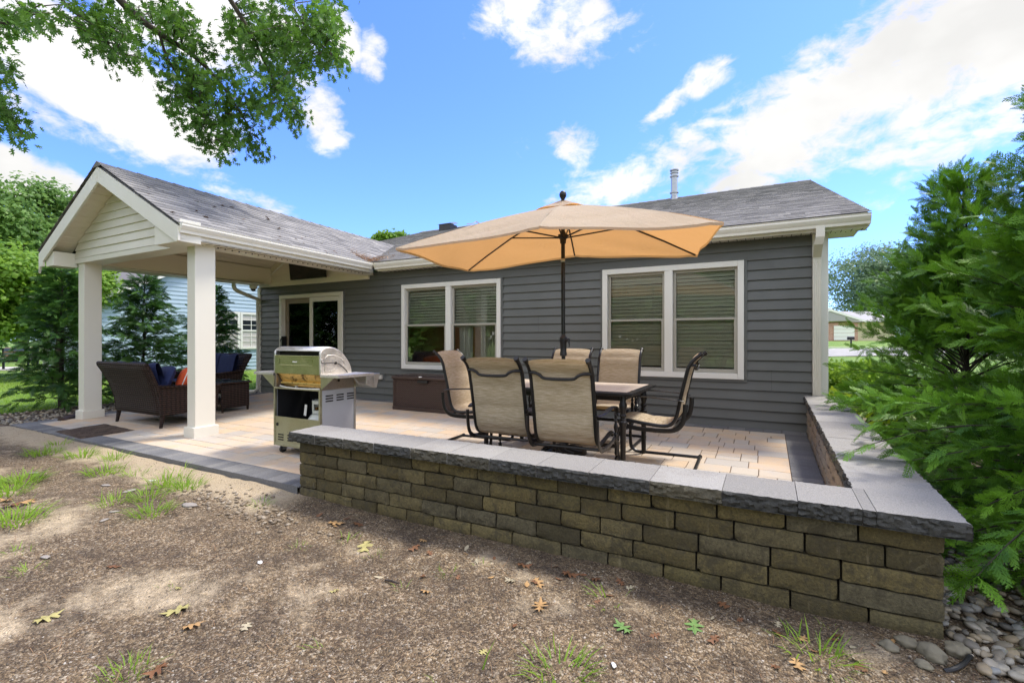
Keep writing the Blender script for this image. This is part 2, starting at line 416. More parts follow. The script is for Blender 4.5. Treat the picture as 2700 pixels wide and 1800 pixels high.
def m_sling():
    t = NT('tan_sling'); p = t.obj()
    w = t.n('ShaderNodeTexNoise'); mp = t.n('ShaderNodeMapping'); mp.inputs['Scale'].default_value = (14, 60, 190); t.link(p, mp.inputs[0]); t.link(mp.outputs[0], w.inputs['Vector']); w.inputs['Scale'].default_value = 1; w.inputs['Detail'].default_value = 4
    mp2 = t.n('ShaderNodeMapping'); mp2.inputs['Scale'].default_value = (420, 200, 200); t.link(p, mp2.inputs[0]); w2 = t.noise(1, 2, .5, mp2.outputs[0])
    col = t.mix(t.rng(w.outputs['Fac'], .3, .7), (.46, .37, .24), (.72, .62, .47)); col = t.mix(t.rng(w2, .35, .65, 0, .4), col, (.40, .31, .19))
    t.bump(w2, .5, .003); t.base(col, .8, 0, .25)
    tr = t.n('ShaderNodeBsdfTranslucent'); t.link(t.mix(.6, col, (.6, .42, .2)), tr.inputs['Color'])
    mx = t.n('ShaderNodeMixShader'); mx.inputs[0].default_value = .22
    t.link(t.bsdf.outputs[0], mx.inputs[1]); t.link(tr.outputs[0], mx.inputs[2]); t.link(mx.outputs[0], t.out.inputs[0])
    return t.m
M['sling'] = m_sling()
def m_canvas():
    t = NT('umbrella_canvas'); p = t.pos()
    n = t.noise(3, 5, .6, p); col = t.mix(n, (.50, .42, .31), (.60, .52, .40)); 
    t.bump(t.math('ADD', t.noise(7, 5, .6, p, 1.6), t.math('MULTIPLY', t.noise(420, 2, .5, p), .12)), .45, .03); t.base(col, .9, 0, .15)
    tr = t.n('ShaderNodeBsdfTranslucent'); tr.inputs['Color'].default_value = (.88, .43, .13, 1)
    mx = t.n('ShaderNodeMixShader'); mx.inputs[0].default_value = .35
    t.link(t.bsdf.outputs[0], mx.inputs[1]); t.link(tr.outputs[0], mx.inputs[2]); t.link(mx.outputs[0], t.out.inputs[0])
    return t.m
M['canvas'] = m_canvas()
def m_steel(name, c, rough=.34, stain=None):
    t = NT(name); p = t.obj(); n = t.noise(7, 6, .65, p, .4)
    col = t.mix(n, sc3(c, .82), sc3(c, 1.12))
    if stain: col = t.mix(t.rng(t.noise(9, 5, .6, p, .8), .5, .68), col, stain)
    sp = t.noise(90, 2, .5, p); col = t.mix(t.rng(sp, .66, .72), col, (.10, .08, .05))
    return t.base(col, t.rng(n, .3, .7, rough-.1, rough+.15), .9)
M['steel'] = m_steel('stainless_steel', (.62, .60, .56), .38)
M['steelback'] = m_steel('reflection_tinted_panel', (.43, .44, .22), .36)  # green reflection of lawn and trees is mixed into the metal colour
M['lowback'] = m_steel('cabinet_back_steel', (.50, .48, .33), .4)
M['firebox'] = m_steel('heat_stained_firebox', (.80, .56, .20), .35, (.09, .055, .02))
M['greysteel'] = simple('grey_painted_steel', (.50, .515, .54), .38, .25, var=.06, scale=5)
def m_tabletop():
    t = NT('table_slats'); p = t.obj(); mp = t.n('ShaderNodeMapping'); mp.inputs['Scale'].default_value = (3, 60, 1); t.link(p, mp.inputs[0])
    n = t.noise(1.5, 5, .6, mp.outputs[0]); col = t.mix(n, (.55, .46, .35), (.72, .64, .52)); return t.base(col, .35)
M['tabletop'] = m_tabletop()
def m_mat():
    t = NT('doormat_fibre'); p = t.pos(); n = t.noise(7, 5, .7, p, 1.5); g = t.noise(240, 2, .6, p)
    col = t.mix(t.rng(n, .4, .6), (.045, .026, .017), (.10, .065, .042)); t.bump(t.math('ADD', g, t.math('MULTIPLY', n, .6)), .9, .008); return t.base(col, .95)
M['mat'] = m_mat()
M['stripe'] = None
def m_stripe():
    t = NT('striped_cushion'); p = t.obj(); w = t.n('ShaderNodeTexWave', wave_type='BANDS', bands_direction='Y'); w.inputs['Scale'].default_value = 5; t.link(p, w.inputs['Vector'])
    return t.base(t.ramp(w.outputs['Fac'], [(0, (.06, .09, .14)), (.4, (.12, .11, .10)), (.6, (.35, .16, .06)), (1, (.10, .16, .14))]), .85)
M['stripe'] = m_stripe()
M['oak'] = foliage('oak_leaves', (.035, .09, .020), (.13, .26, .03), .42)
M['arbor'] = foliage('arborvitae_sprays', (.017, .074, .012), (.18, .38, .026), .22)
M['hemlock'] = foliage('dark_conifer_sprays', (.020, .065, .022), (.085, .20, .035), .32)
M['decid'] = foliage('bright_leaves', (.085, .20, .028), (.25, .40, .05), .42)
M['deep'] = foliage('deep_green_leaves', (.06, .15, .03), (.17, .31, .055), .42)
M['pine'] = foliage('pine_needles', (.07, .15, .035), (.20, .33, .08), .4)
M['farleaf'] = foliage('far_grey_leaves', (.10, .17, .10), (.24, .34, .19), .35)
M['grass'] = foliage('grass_blades', (.09, .20, .015), (.28, .44, .045), .45)
M['lime'] = foliage('chartreuse_leaves', (.26, .40, .015), (.50, .62, .03), .45)
M['hedge'] = foliage('hedge_leaves', (.10, .24, .02), (.28, .42, .05), .4)
def m_leaf(name, c):
    t = NT(name); p = t.obj(); n = t.noise(30, 4, .6, p); return t.base(t.mix(n, sc3(c, .65), sc3(c, 1.25)), .7)
for k, c in dict(tan=(.42, .25, .10), brown=(.17, .075, .03), rust=(.18, .078, .03), yellow=(.40, .35, .13), green=(.13, .24, .06), pale=(.42, .36, .24)).items(): M['leaf_'+k] = m_leaf(k+'_leaf', c)
# ------------------------------------------------------------------ ground, one sheet
def smooth(a, b, x):
    t = np.clip((x-a)/(b-a), 0, 1); return t*t*(3-2*t)
def vnoise(X, Y, s, seed=0):
    """cheap smooth value noise"""
    r = np.random.default_rng(seed); T = r.random((256, 256))
    x, y = X*s+50, Y*s+50; xi, yi = np.floor(x).astype(int), np.floor(y).astype(int); fx, fy = x-xi, y-yi
    fx = fx*fx*(3-2*fx); fy = fy*fy*(3-2*fy); g = lambda i, j: T[i % 256, j % 256]
    return (g(xi, yi)*(1-fx)+g(xi+1, yi)*fx)*(1-fy)+(g(xi, yi+1)*(1-fx)+g(xi+1, yi+1)*fx)*fy
def hg(X, Y):
    X = np.asarray(X, float); Y = np.asarray(Y, float)
    d = -X*math.sin(YAW)*-1*-1 + Y*math.cos(YAW)
    d = X*(-math.sin(YAW))+Y*math.cos(YAW)
    h = -.175+.03*smooth(-4, -8.5, X)+.035*smooth(-9.5, -11.5, X)+.04*smooth(-13, -20, X)
    right = smooth(1.5, 4, X)
    far = np.interp(d, [0, 18, 30, 41, 58, 80, 2000], [0, 0, .22, .58, 1.18, 1.3, 1.3])
    h = h+right*far
    near = smooth(12, 5, np.hypot(X+2, Y-1))
    h = h+near*((vnoise(X, Y, 1.3, 1)-.5)*.03+(vnoise(X, Y, 5, 2)-.5)*.018+(vnoise(X, Y, 17, 3)-.5)*.010)
    h = h+.026*smooth(2.25, 2.62, Y)*smooth(2.74, 2.68, Y)*smooth(-3.4, -3.9, X)*smooth(-9.9, -9.5, X)     # sand banked against the edging
    h = h-.03*smooth(.72, .95, X)*smooth(6, 2, Y)*smooth(4, 2, X)
    return h
def axis(lo, hi, step, far_lo, far_hi, g=1.08):
    a = list(np.arange(lo, hi, step)); s = step; x = lo
    left = []
    while x > far_lo: s *= g; x -= s; left.append(x)
    s = step; x = a[-1]; rt = []
    while x < far_hi: s *= g; x += s; rt.append(x)
    return np.array(left[::-1]+a+rt)
gx = axis(-10.5, 2.6, .035, -900, 900); gy = axis(.4, 2.9, .035, -700, 1500)
GX, GY = np.meshgrid(gx, gy, indexing='ij'); GZ = hg(GX, GY)
nx, ny = len(gx), len(gy); idx = np.arange(nx*ny).reshape(nx, ny)
F = np.stack([idx[:-1, :-1], idx[1:, :-1], idx[1:, 1:], idx[:-1, 1:]], -1).reshape(-1, 4)
def m_ground():
    t = NT('yard_soil'); p = t.pos(); s = t.n('ShaderNodeSeparateXYZ'); t.link(p, s.inputs[0]); X, Y = s.outputs[0], s.outputs[1]
    n1 = t.noise(1.1, 6, .6, p); n2 = t.noise(3.2, 6, .65, p, .4); n3 = t.noise(9, 6, .65, p)
    # gravelly soil
    vo = t.n('ShaderNodeTexVoronoi'); vo.inputs['Scale'].default_value = 95; t.link(p, vo.inputs['Vector'])
    vo2 = t.n('ShaderNodeTexVoronoi'); vo2.inputs['Scale'].default_value = 190; t.link(p, vo2.inputs['Vector'])
    hs = t.n('ShaderNodeSeparateColor'); t.link(vo.outputs['Color'], hs.inputs[0]); hs2 = t.n('ShaderNodeSeparateColor'); t.link(vo2.outputs['Color'], hs2.inputs[0])
    grain = t.ramp(hs.outputs[0], [(0, (.035, .023, .014)), (.35, (.074, .049, .025)), (.62, (.185, .126, .069)), (.85, (.36, .268, .158)), (1, (.55, .48, .37))])
    grain2 = t.ramp(hs2.outputs[1], [(0, (.04, .028, .018)), (.5, (.125, .083, .043)), (.9, (.325, .233, .135)), (1, (.6, .52, .42))])
    soil = t.mix(.5, grain, grain2)
    dark = t.mix(.52, soil, (.045, .029, .019)); soil = t.mix(t.rng(n2, .44, .66), soil, dark)
    sandc = t.mix(n3, (.44, .345, .22), (.56, .46, .32)); 
    soil = t.mix(t.rng(t.math('ADD', n1, t.math('MULTIPLY', n3, .25)), .66, .80, 0, .7), soil, sandc)
    clump = t.noise(34, 8, .72, p, .3); soil = t.mix(.6, soil, t.ramp(clump, [(.30, (.14, .13, .12)), (.5, (.5, .5, .5)), (.70, (.80, .79, .77))]), 'OVERLAY')
    clump2 = t.noise(7, 6, .65, p); soil = t.mix(.5, soil, t.ramp(clump2, [(.32, (.22, .21, .2)), (.66, (.72, .72, .72))]), 'OVERLAY')
    # wall's shade, with some dark humus, painted into the soil along its foot
    shade_humus = t.math('MULTIPLY', t.rng(t.math('ADD', Y, t.math('MULTIPLY', t.math('SUBTRACT', n2, .5), .55)), 2.30, 2.62), t.math('MULTIPLY', t.rng(X, -3.5, -3.2), t.rng(X, .95, .75)))
    soil = t.mix(t.math('MULTIPLY', shade_humus, .72), soil, t.mix(.4, soil, (.022, .016, .011)))
    # sand strip along the edging
    yy = t.math('ADD', Y, t.math('MULTIPLY', t.math('SUBTRACT', n2, .5), .9))
    st = t.math('MULTIPLY', t.rng(yy, 2.18, 2.42), t.math('MULTIPLY', t.rng(X, -3.2, -3.55), t.rng(X, -10.0, -9.7)))
    soil = t.mix(st, soil, t.mix(.35, sandc, t.mix(.5, sandc, grain2)))
    # lawn
    gn = t.noise(22, 5, .7, p); lawn = t.ramp(gn, [(.25, (.055, .12, .018)), (.5, (.13, .235, .03)), (.75, (.24, .34, .06))])
    lawn = t.mix(t.rng(t.noise(.5, 4, .6, p), .45, .7, 0, .55), lawn, (.27, .31, .07))
    xl = t.math('ADD', X, t.math('MULTIPLY', t.math('SUBTRACT', n1, .5), .9))
    lm = t.math('MULTIPLY', t.rng(xl, -11.0, -11.3), t.rng(t.math('ADD', Y, n2), 1.0, 1.6))
    lm = t.math('MAXIMUM', lm, t.rng(X, -12.0, -13.0))
    lm = t.math('MAXIMUM', lm, t.rng(t.math('ADD', Y, t.math('MULTIPLY', n2, .9)), -1.2, -1.9))
    lm = t.math('MAXIMUM', lm, t.rng(Y, 9.5, 10.5))
    lm = t.math('MAXIMUM', lm, t.rng(X, 4.5, 5.5))
    col = t.mix(lm, soil, lawn)
    bed = t.math('MULTIPLY', t.rng(X, -11.4, -11.1), t.math('MULTIPLY', t.rng(X, -9.6, -9.9), t.rng(Y, 2.6, 2.9)))
    col = t.mix(bed, col, t.mix(n3, (.05, .035, .025), (.14, .09, .06)))
    gb = t.math('ADD', t.math('MULTIPLY', vo.outputs['Distance'], -1.0), t.math('MULTIPLY', n3, 1.1))
    t.bump(gb, .85, .012); return t.base(col, .93)
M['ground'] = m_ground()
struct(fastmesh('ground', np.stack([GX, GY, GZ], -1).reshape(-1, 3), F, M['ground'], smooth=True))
struct_road = MB()
def strip(mb, d0, d1, l0, l1, lift):
    n = 8
    for i in range(n):
        da, db = d0+(d1-d0)*i/n, d0+(d1-d0)*(i+1)/n
        pts = []
        for d, l in ((da, l0), (da, l1), (db, l1), (db, l0)):
            p = FW*d+RT*l; pts.append((p.x, p.y, float(hg(p.x, p.y))+lift))
        mb.quad(*pts)
for i_ in range(24): strip(struct_road, 30.5, 40.5, 18.3+i_*1.8, 18.3+(i_+1)*1.8, .06); struct(struct_road.build('road', M['asphalt'], smooth=0))
kb = MB(); [strip(kb, 40.5, 40.9, 18.3+i_*1.8, 18.3+(i_+1)*1.8, .14) for i_ in range(24)]; struct(kb.build('kerb', M['concrete'], smooth=0))

# ------------------------------------------------------------------ patio: every paver its own slab in one surface
PX0, PX1, PY0, PY1 = -9.65, .41, 2.69, 6.82
def paver(mb, x0, x1, y0, y1, j=.0036, c=.005, dz=0.):
    a = [(x0+j, y0+j), (x1-j, y0+j), (x1-j, y1-j), (x0+j, y1-j)]
    b = [(x0+j+c, y0+j+c), (x1-j-c, y0+j+c), (x1-j-c, y1-j-c), (x0+j+c, y1-j-c)]
    k = [random.uniform(-.0012, .0012) for _ in range(4)]
    vs = [(x, y, pz(y)-.012) for x, y in a]+[(x, y, pz(y)-.0025+dz) for x, y in a]+[(x, y, pz(y)+dz+k[i]) for i, (x, y) in enumerate(b)]
    mb.cr = random.random()
    mb.add(vs, [(8, 9, 10, 11), (4, 5, 9, 8), (5, 6, 10, 9), (6, 7, 11, 10), (7, 4, 8, 11), (0, 1, 5, 4), (1, 2, 6, 5), (2, 3, 7, 6), (3, 0, 4, 7)])
mb = MB(); bx0, bx1, by0, by1 = PX0+.24, PX1-.23, PY0+.24, PY1-.2
y = by0
while y < by1-.02:
    h = random.choice([.15, .225, .225, .30]); y2 = min(y+h, by1)
    if by1-y2 < .08: y2 = by1
    x = bx0-random.uniform(0, .2); 
    while x < bx1:
        w = random.choice([.15, .225, .30, .30, .375]); x2 = min(x+w, bx1)
        if bx1-x2 < .08: x2 = bx1
        if h == .30 and w <= .225 and random.random() < .6:
            ym = (y+y2)/2; paver(mb, max(x, bx0), x2, y, ym); paver(mb, max(x, bx0), x2, ym, y2)
        else: paver(mb, max(x, bx0), x2, y, y2)
        x = x2
    y = y2
mb.cr = .1; mb.cm = 1
for xa_, xb_, ya_ in ((PX0, -3.455, PY0), (-3.455, PX1, by0)): mb.add([(xa_, ya_, pz(ya_)-.010), (xb_, ya_, pz(ya_)-.010), (xb_, PY1, pz(PY1)-.010), (xa_, PY1, pz(PY1)-.010)], [(0, 1, 2, 3)])
mb.cm = 0
struct(mb.build('patio', [M['paver'], M['joint']], smooth=0, rnd=True, fix=False))
mb = MB()
def brd(x0, x1, y0, y1): paver(mb, x0, x1, y0, y1, .0022, .004)
x = PX0
while x < -3.47: brd(x, min(x+.115, -3.455), PY0, by0); x += .115
y = by0
while y < by1-.01:
    y2 = min(y+.115, by1); brd(PX0, bx0, y, y2); brd(bx1, PX1, y, y2); y += .115
x = PX0
while x < PX1-.01: brd(x, min(x+.2, PX1), by1, PY1); x += .2
mb.cr = .3; mb.add([(PX0, PY0, pz(PY0)-.19), (-3.47, PY0, pz(PY0)-.19), (-3.47, PY0, pz(PY0)-.004), (PX0, PY0, pz(PY0)-.004)], [(0, 1, 2, 3)])
mb.add([(PX0, PY0, pz(PY0)-.19), (PX0, PY1, pz(PY1)-.19), (PX0, PY1, pz(PY1)-.004), (PX0, PY0, pz(PY0)-.004)], [(3, 2, 1, 0)])
struct(mb.build('patio_border', M['border'], smooth=0, rnd=True, fix=False))

# ------------------------------------------------------------------ seat wall
def chunk(mb, org, ax, ay, L, D, Hh, ch=.0065, rough=.006, seg=(7, 4)):
    """stone block: front face subdivided and roughened; org = front lower left, ax along, ay inward"""
    ax = Vector(ax); ay = Vector(ay); az = Vector((0, 0, 1)); nu, nv = seg; o = Vector(org)
    pts = {}
    vs = []
    jag = random.uniform(.35, 1.0)
    for i in range(nu+1):
        for j in range(nv+1):
            u, v = i/nu, j/nv; e = (i in (0, nu)) or (j in (0, nv))
            cnr = (i in (0, nu)) and (j in (0, nv)); ins = ch*jag*(random.choice([1.2, 1.3, 1.5, 4.0]) if cnr else random.uniform(.7, 1.5)) if e else 0
            if not e and (i in (1, nu-1) or j in (1, nv-1)): ins = ch*.12
            du = (.55*ch if i == 0 else -.55*ch if i == nu else 0); dv = (.5*ch if j == 0 else -.5*ch if j == nv else 0)
            if i == 1: du = -(1/nu)*L+.022
            if i == nu-1: du = (1/nu)*L-.022
            if j == 1: dv = -(1/nv)*Hh+.02
            if j == nv-1: dv = (1/nv)*Hh-.02
            if cnr: du *= 1.5; dv *= 1.5
            p = o+ax*(u*L+du)+az*(v*Hh+dv)+ay*(ins+random.uniform(-rough, rough))
            vs.append(p)
    n0 = len(vs)
    fs = [(i*(nv+1)+j, (i+1)*(nv+1)+j, (i+1)*(nv+1)+j+1, i*(nv+1)+j+1) for i in range(nu) for j in range(nv)]
    rim = [i*(nv+1) for i in range(nu+1)]+[nu*(nv+1)+j for j in range(1, nv+1)]+[i*(nv+1)+nv for i in range(nu-1, -1, -1)]+[j for j in range(nv-1, 0, -1)]
    # shoulder ring then back ring
    def out(idx):
        i, j = divmod(idx, nv+1)
        return o+ax*(min(max(i/nu*L, .004), L-.004))+az*(min(max(j/nv*Hh, .004), Hh-.004))
    sh = [out(k)+ay*(ch*2.0) for k in rim]; bk = [out(k)+ay*D for k in rim]; m = len(rim)
    vs += sh+bk
    for k in range(m):
        k2 = (k+1) % m
        fs.append((rim[k2], rim[k], n0+k, n0+k2)); fs.append((n0+k2, n0+k, n0+m+k, n0+m+k2))
    fs.append(tuple(n0+m+k for k in range(m)))
    mb.add(vs, fs)
WX0, WX1, WYF, WD = -3.45, .67, 2.69, .26
CH = .098; COURSES = 6
ztop = lambda Y: pz(Y)+.39       # underside of the coping
wall = thing('seat_wall', 'low L-shaped seat wall of tan tumbled blocks under charcoal coping, round the patio corner', 'seat wall', (WX0, WYF, -.175))
mb = MB()
zt = ztop(WYF)
for c in range(COURSES):
    z0 = zt-CH*(c+1); x = WX0; first = True
    while x < WX1-.01:
        L = random.choice([.245, .29, .31, .31, .335])
        if first: L = (.30, .20)[c % 2]; first = False
        if WX1-(x+L) < .14: L = WX1-x
        mb.cr = random.random(); chunk(mb, (x+.002, WYF+random.uniform(-.005, .007), z0+.002), (1, 0, 0), (0, 1, 0), L-.0022, .2, CH-.0022, .0065, .006)
        x += L
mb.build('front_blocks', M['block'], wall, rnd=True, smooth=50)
mb = MB()
for c in range(COURSES):                                   # end returns at left and right
    z0 = zt-CH*(c+1); ofs = [(0, .13), (.13, .26)] if c % 2 else [(0, .26)]
    for a, b in ofs:
        mb.cr = random.random(); chunk(mb, (WX0-.001, WYF+b-.003, z0+.003), (0, -1, 0), (1, 0, 0), b-a-.006, .18, CH-.006)
def side_course(mb, xface, y0, y1, ax, inw):
    for c in range(COURSES):
        y = y0+(.15 if c % 2 else 0)*0
        first = True
        while y < y1-.01:
            L = random.choice([.25, .3, .31, .34])
            if first and c % 2: L = .17
            first = False
            if y1-(y+L) < .14: L = y1-y
            z0 = ztop(y+L/2)-CH*(c+1); mb.cr = random.random()
            if ax > 0: chunk(mb, (xface, y+.003, z0+.003), (0, 1, 0), (inw, 0, 0), L-.006, .12, CH-.006)
            else: chunk(mb, (xface, y+L-.003, z0+.003), (0, -1, 0), (inw, 0, 0), L-.006, .12, CH-.006)
            y += L
side_course(mb, WX1, WYF, 6.74, 1, -1)
mb.build('outer_blocks', M['block'], wall, rnd=True, smooth=50)
mb = MB(); side_course(mb, WX1-WD, WYF+WD, 6.74, -1, 1)
for c in range(5):
    x = WX0
    while x < WX1-WD-.01:
        L = min(random.choice([.25, .3, .34]), WX1-WD-x); z0 = ztop(WYF+WD)-CH*(c+1); mb.cr = random.random()
        chunk(mb, (x+L-.003, WYF+WD, z0+.003), (-1, 0, 0), (0, -1, 0), L-.006, .1, CH-.006); x += L
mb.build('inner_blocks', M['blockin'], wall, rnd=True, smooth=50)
mb = MB(); 
mb.box(WX0+.03, WX1-.03, WYF+.035, WYF+WD-.035, -.35, zt-.006); 
mb.box(WX1-WD+.035, WX1-.035, WYF+WD-.035, 6.73, -.35, ztop(WYF)-.006)
zc = lambda y, d: pz(y)+.39+d
mb.box(-3.47, .71, 2.66, 2.94, zc(2.8, .0), zc(2.66, .066))
mb.hexa([(.40, 2.945, zc(2.945, .002)), (.715, 2.945, zc(2.945, .002)), (.715, 6.69, zc(6.69, .002)), (.40, 6.69, zc(6.69, .002)), (.40, 2.945, zc(2.945, .066)), (.715, 2.945, zc(2.945, .066)), (.715, 6.69, zc(6.69, .066)), (.40, 6.69, zc(6.69, .066))])
mb.build('core', M['gap'], wall, smooth=0)
# coping stones
def cap(mb, x0, x1, y0, y1, faces, th=.072):
    """faces: set of sides with split face among 'f','b','l','r'"""
    mb.cr = random.random(); j = .0014
    x0 += j; x1 -= j; y0 += j; y1 -= j
    dz = random.uniform(-.0015, .0015)
    n = 16 if x1-x0 > .1 else 3; e = .006
    zt_ = lambda x, y: pz(y)+.39+th+dz
    corners = [(x0, y0), (x1, y0), (x1, y1), (x0, y1)]; names = ['f', 'r', 'b', 'l']
    top = []
    for s in range(4):
        a, b = Vector(corners[s]), Vector(corners[(s+1) % 4]); d = (b-a); nrm = Vector((d.y, -d.x)).normalized()
        k = n if names[s] in faces else 1
        for i in range(k):
            p = a+d*(i/k); w = random.uniform(.000, .012) if names[s] in faces else 0
            q = p-nrm*w
            top.append((q.x, q.y, zt_(q.x, q.y)))
    mb.cm = 0; mb.add(top, [tuple(range(len(top)))])
    for s in range(4):
        a, b = Vector(corners[s]), Vector(corners[(s+1) % 4]); d = (b-a); nrm = Vector((d.y, -d.x)).normalized()
        if names[s] in faces:
            mb.cm = 1; nu, nv = n, 6
            base = sum((n if names[q] in faces else 1) for q in range(s)); 
            ring = [Vector(top[(base+i) % len(top)]) for i in range(n+1)]
            vs = []
            for i in range(nu+1):
                for jj in range(nv+1):
                    v = jj/nv
                    if jj == nv: vs.append(ring[i]); continue
                    p = a+d*(i/nu); off = random.uniform(-.014, .009) if 0 < i < nu else random.uniform(-.008, .003)
                    off -= .006 if jj == 0 else 0
                    q = p+nrm*off; vs.append((q.x, q.y, zt_(p.x, p.y)-th*(1-v)+(random.uniform(-.004, .004) if 0 < jj else 0)))
            mb.add(vs, [(i*(nv+1)+q, (i+1)*(nv+1)+q, (i+1)*(nv+1)+q+1, i*(nv+1)+q+1) for i in range(nu) for q in range(nv)])
        else:
            mb.cm = 0; mb.add([(a.x, a.y, zt_(a.x, a.y)-th), (b.x, b.y, zt_(b.x, b.y)-th), (b.x, b.y, zt_(b.x, b.y)), (a.x, a.y, zt_(a.x, a.y))], [(0, 1, 2, 3)])
    mb.cm = 1; mb.add([(x, y, zt_(x, y)-th) for x, y in corners[::-1]], [(0, 1, 2, 3)])
    mb.cm = 0
mb = MB(); CY0, CY1 = 2.628, 2.965; CX0, CX1 = .375, .745
x = -3.505; k = 0
while x < CX0-.05:
    L = random.choice([.315, .33, .345, .36]); x2 = x+L
    if CX0-x2 < .2: x2 = CX0
    f = {'f', 'b'} | ({'l'} if k == 0 else set()); cap(mb, x, x2, CY0, CY1, f); x = x2; k += 1
cap(mb, CX0, CX0+.05, CY0, CY1, {'f'}); cap(mb, CX0+.05, CX1, CY0, CY1, {'f', 'r'})
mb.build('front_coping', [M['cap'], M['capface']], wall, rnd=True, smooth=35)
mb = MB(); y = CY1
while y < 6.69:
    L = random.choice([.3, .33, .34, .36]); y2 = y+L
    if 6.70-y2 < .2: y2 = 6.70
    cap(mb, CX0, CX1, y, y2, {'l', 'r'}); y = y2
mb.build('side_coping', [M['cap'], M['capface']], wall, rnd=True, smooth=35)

# ------------------------------------------------------------------ house
HX0, HX1 = -10.02, .47
SOF = 2.405
house = thing('ranch_house', 'single-storey house with charcoal grey siding and grey shingle roof', 'house', (-4.8, YW, 0))
EXP = .127
def siding(mb, x0, x1, z0, z1, Y, openings=(), zref=0., lip=.024, exp=EXP, seams=True, xf=None):
    """clapboard courses with openings (xa,xb,za,zb) cut out"""
    k0 = math.floor((z0-zref)/exp); k1 = math.ceil((z1-zref)/exp)
    for k in range(k0, k1):
        za, zb = zref+k*exp, zref+(k+1)*exp
        a, b = max(za, z0), min(zb, z1)
        if b-a < 1e-4: continue
        sm = [x0+((k//2)*1.37 % 3.66)+3.66*i_ for i_ in range(4)] if seams else []
        xs = sorted({x0, x1, *[min(max(v, x0), x1) for o in openings for v in o[:2]], *[v for v in sm if x0 < v < x1]})
        for xa, xb in zip(xs, xs[1:]):
            if xb-xa < 1e-4: continue
            xm = (xa+xb)/2; segs = [(a, b)]
            for o in openings:
                if o[0] < xm < o[1]:
                    ns = []
                    for s0, s1 in segs:
                        if o[3] <= s0 or o[2] >= s1: ns.append((s0, s1))
                        else:
                            if o[2] > s0: ns.append((s0, o[2]))
                            if o[3] < s1: ns.append((o[3], s1))
                    segs = ns
            for s0, s1 in segs:
                ln = lambda z: Y-lip*(1-(z-za)/exp)
                X0, X1 = (xa+(.0016 if xa in sm else 0), xb)
                bull = min(.012, (s1-s0)*.4)
                mb.add([(X0, ln(s0)+.002, s0), (X1, ln(s0)+.002, s0), (X1, ln(s0), s0+.004), (X0, ln(s0), s0+.004), (X1, ln(s1), s1), (X0, ln(s1), s1), (X0, Y, s0), (X1, Y, s0)],
                       [(0, 1, 2, 3), (3, 2, 4, 5), (6, 7, 1, 0)])
# window geometry
W1 = (-5.89, -3.87, .632, 2.095); W2 = (-2.10, -.30, .646, 2.11); DR = (-9.31, -7.46, 0.0, 2.05)
GT = .035
op = [(w[0]-GT, w[1]+GT, w[2]-GT, w[3]+GT) for w in (W1, W2, DR)]
mb = MB(); siding(mb, HX0, HX1, -.02, SOF, YW, op, zref=-.025)
mb.build('grey_wall_siding', M['siding'], house, smooth=0)
mb = MB()       # remaining shell of the house
mb.box(HX1+.001, HX1+.12, YW+.06, 22.8, -.1, SOF); mb.box(HX0-.0, HX0+.12, YW+.06, 22.8, -.1, SOF); mb.box(HX0, HX1+.1, 22.8, 22.95, -.1, SOF)
mb.build('side_walls', M['siding'], house, smooth=0)
mb = MB()       # inside of the wall with the openings, and rooms
xs = [HX0+.12, DR[0], DR[1], W1[0], W1[1], W2[0], W2[1], HX1]
ys0, ys1 = YW+.004, YW+.11
for i in range(0, 8, 2): mb.box(xs[i], xs[i+1], ys0, ys1, -.05, SOF)
for w in (W1, W2, DR):
    mb.box(w[0], w[1], ys0, ys1, w[3], SOF)
    if w[2] > .1: mb.box(w[0], w[1], ys0, ys1, -.05, w[2])
mb.build('wall_core', M['dark'], house, smooth=0)
mb = MB(); mb.box(HX0+.12, HX1, 11.2, 11.3, 0, SOF); mb.box(HX0+.12, HX1, YW+.12, 11.2, -.06, -.01); mb.box(HX0+.12, HX1, YW+.12, 11.2, SOF-.05, SOF-.02)
for x in (-6.9, -3.0): mb.box(x, x+.1, YW+.12, 11.2, 0, SOF-.05)
mb.build('rooms', M['interior'], house, smooth=0)
# trims
mb = MB(); mb.box(HX1+.002, HX1+.165, YW-.032, YW+.06, pz(YW)-.06, SOF); mb.box(HX1+.002, HX1+.165, YW-.02, YW+.2, -.1, SOF-.01)
mb.build('corner_trim', M['white'], house, bevel=.006)
mb = MB(); mb.box(HX0-.09, HX0+.012, YW-.03, YW+.1, -.08, 2.29); mb.build('corner_trim', M['cream'], house, bevel=.006)
for (a, b, c, d) in op:       # grey channel around the openings
    mb = MB()
    g = .032; yy0, yy1 = YW-.028, YW
    mb.box(a-g, b+g, yy0, yy1, d, d+g); mb.box(a-g, a, yy0, yy1, c, d); mb.box(b, b+g, yy0, yy1, c, d)
    if c > .1: mb.box(a-g, b+g, yy0, yy1, c-g, c)
    mb.build('siding_channel', M['siding'], house, smooth=0, bevel=.003)
mb = MB(); mb.box(HX0-.05, HX1+.1, YW-.003, YW+.02, -.14, -.02); mb.build('foundation', M['concrete'], house, smooth=0)
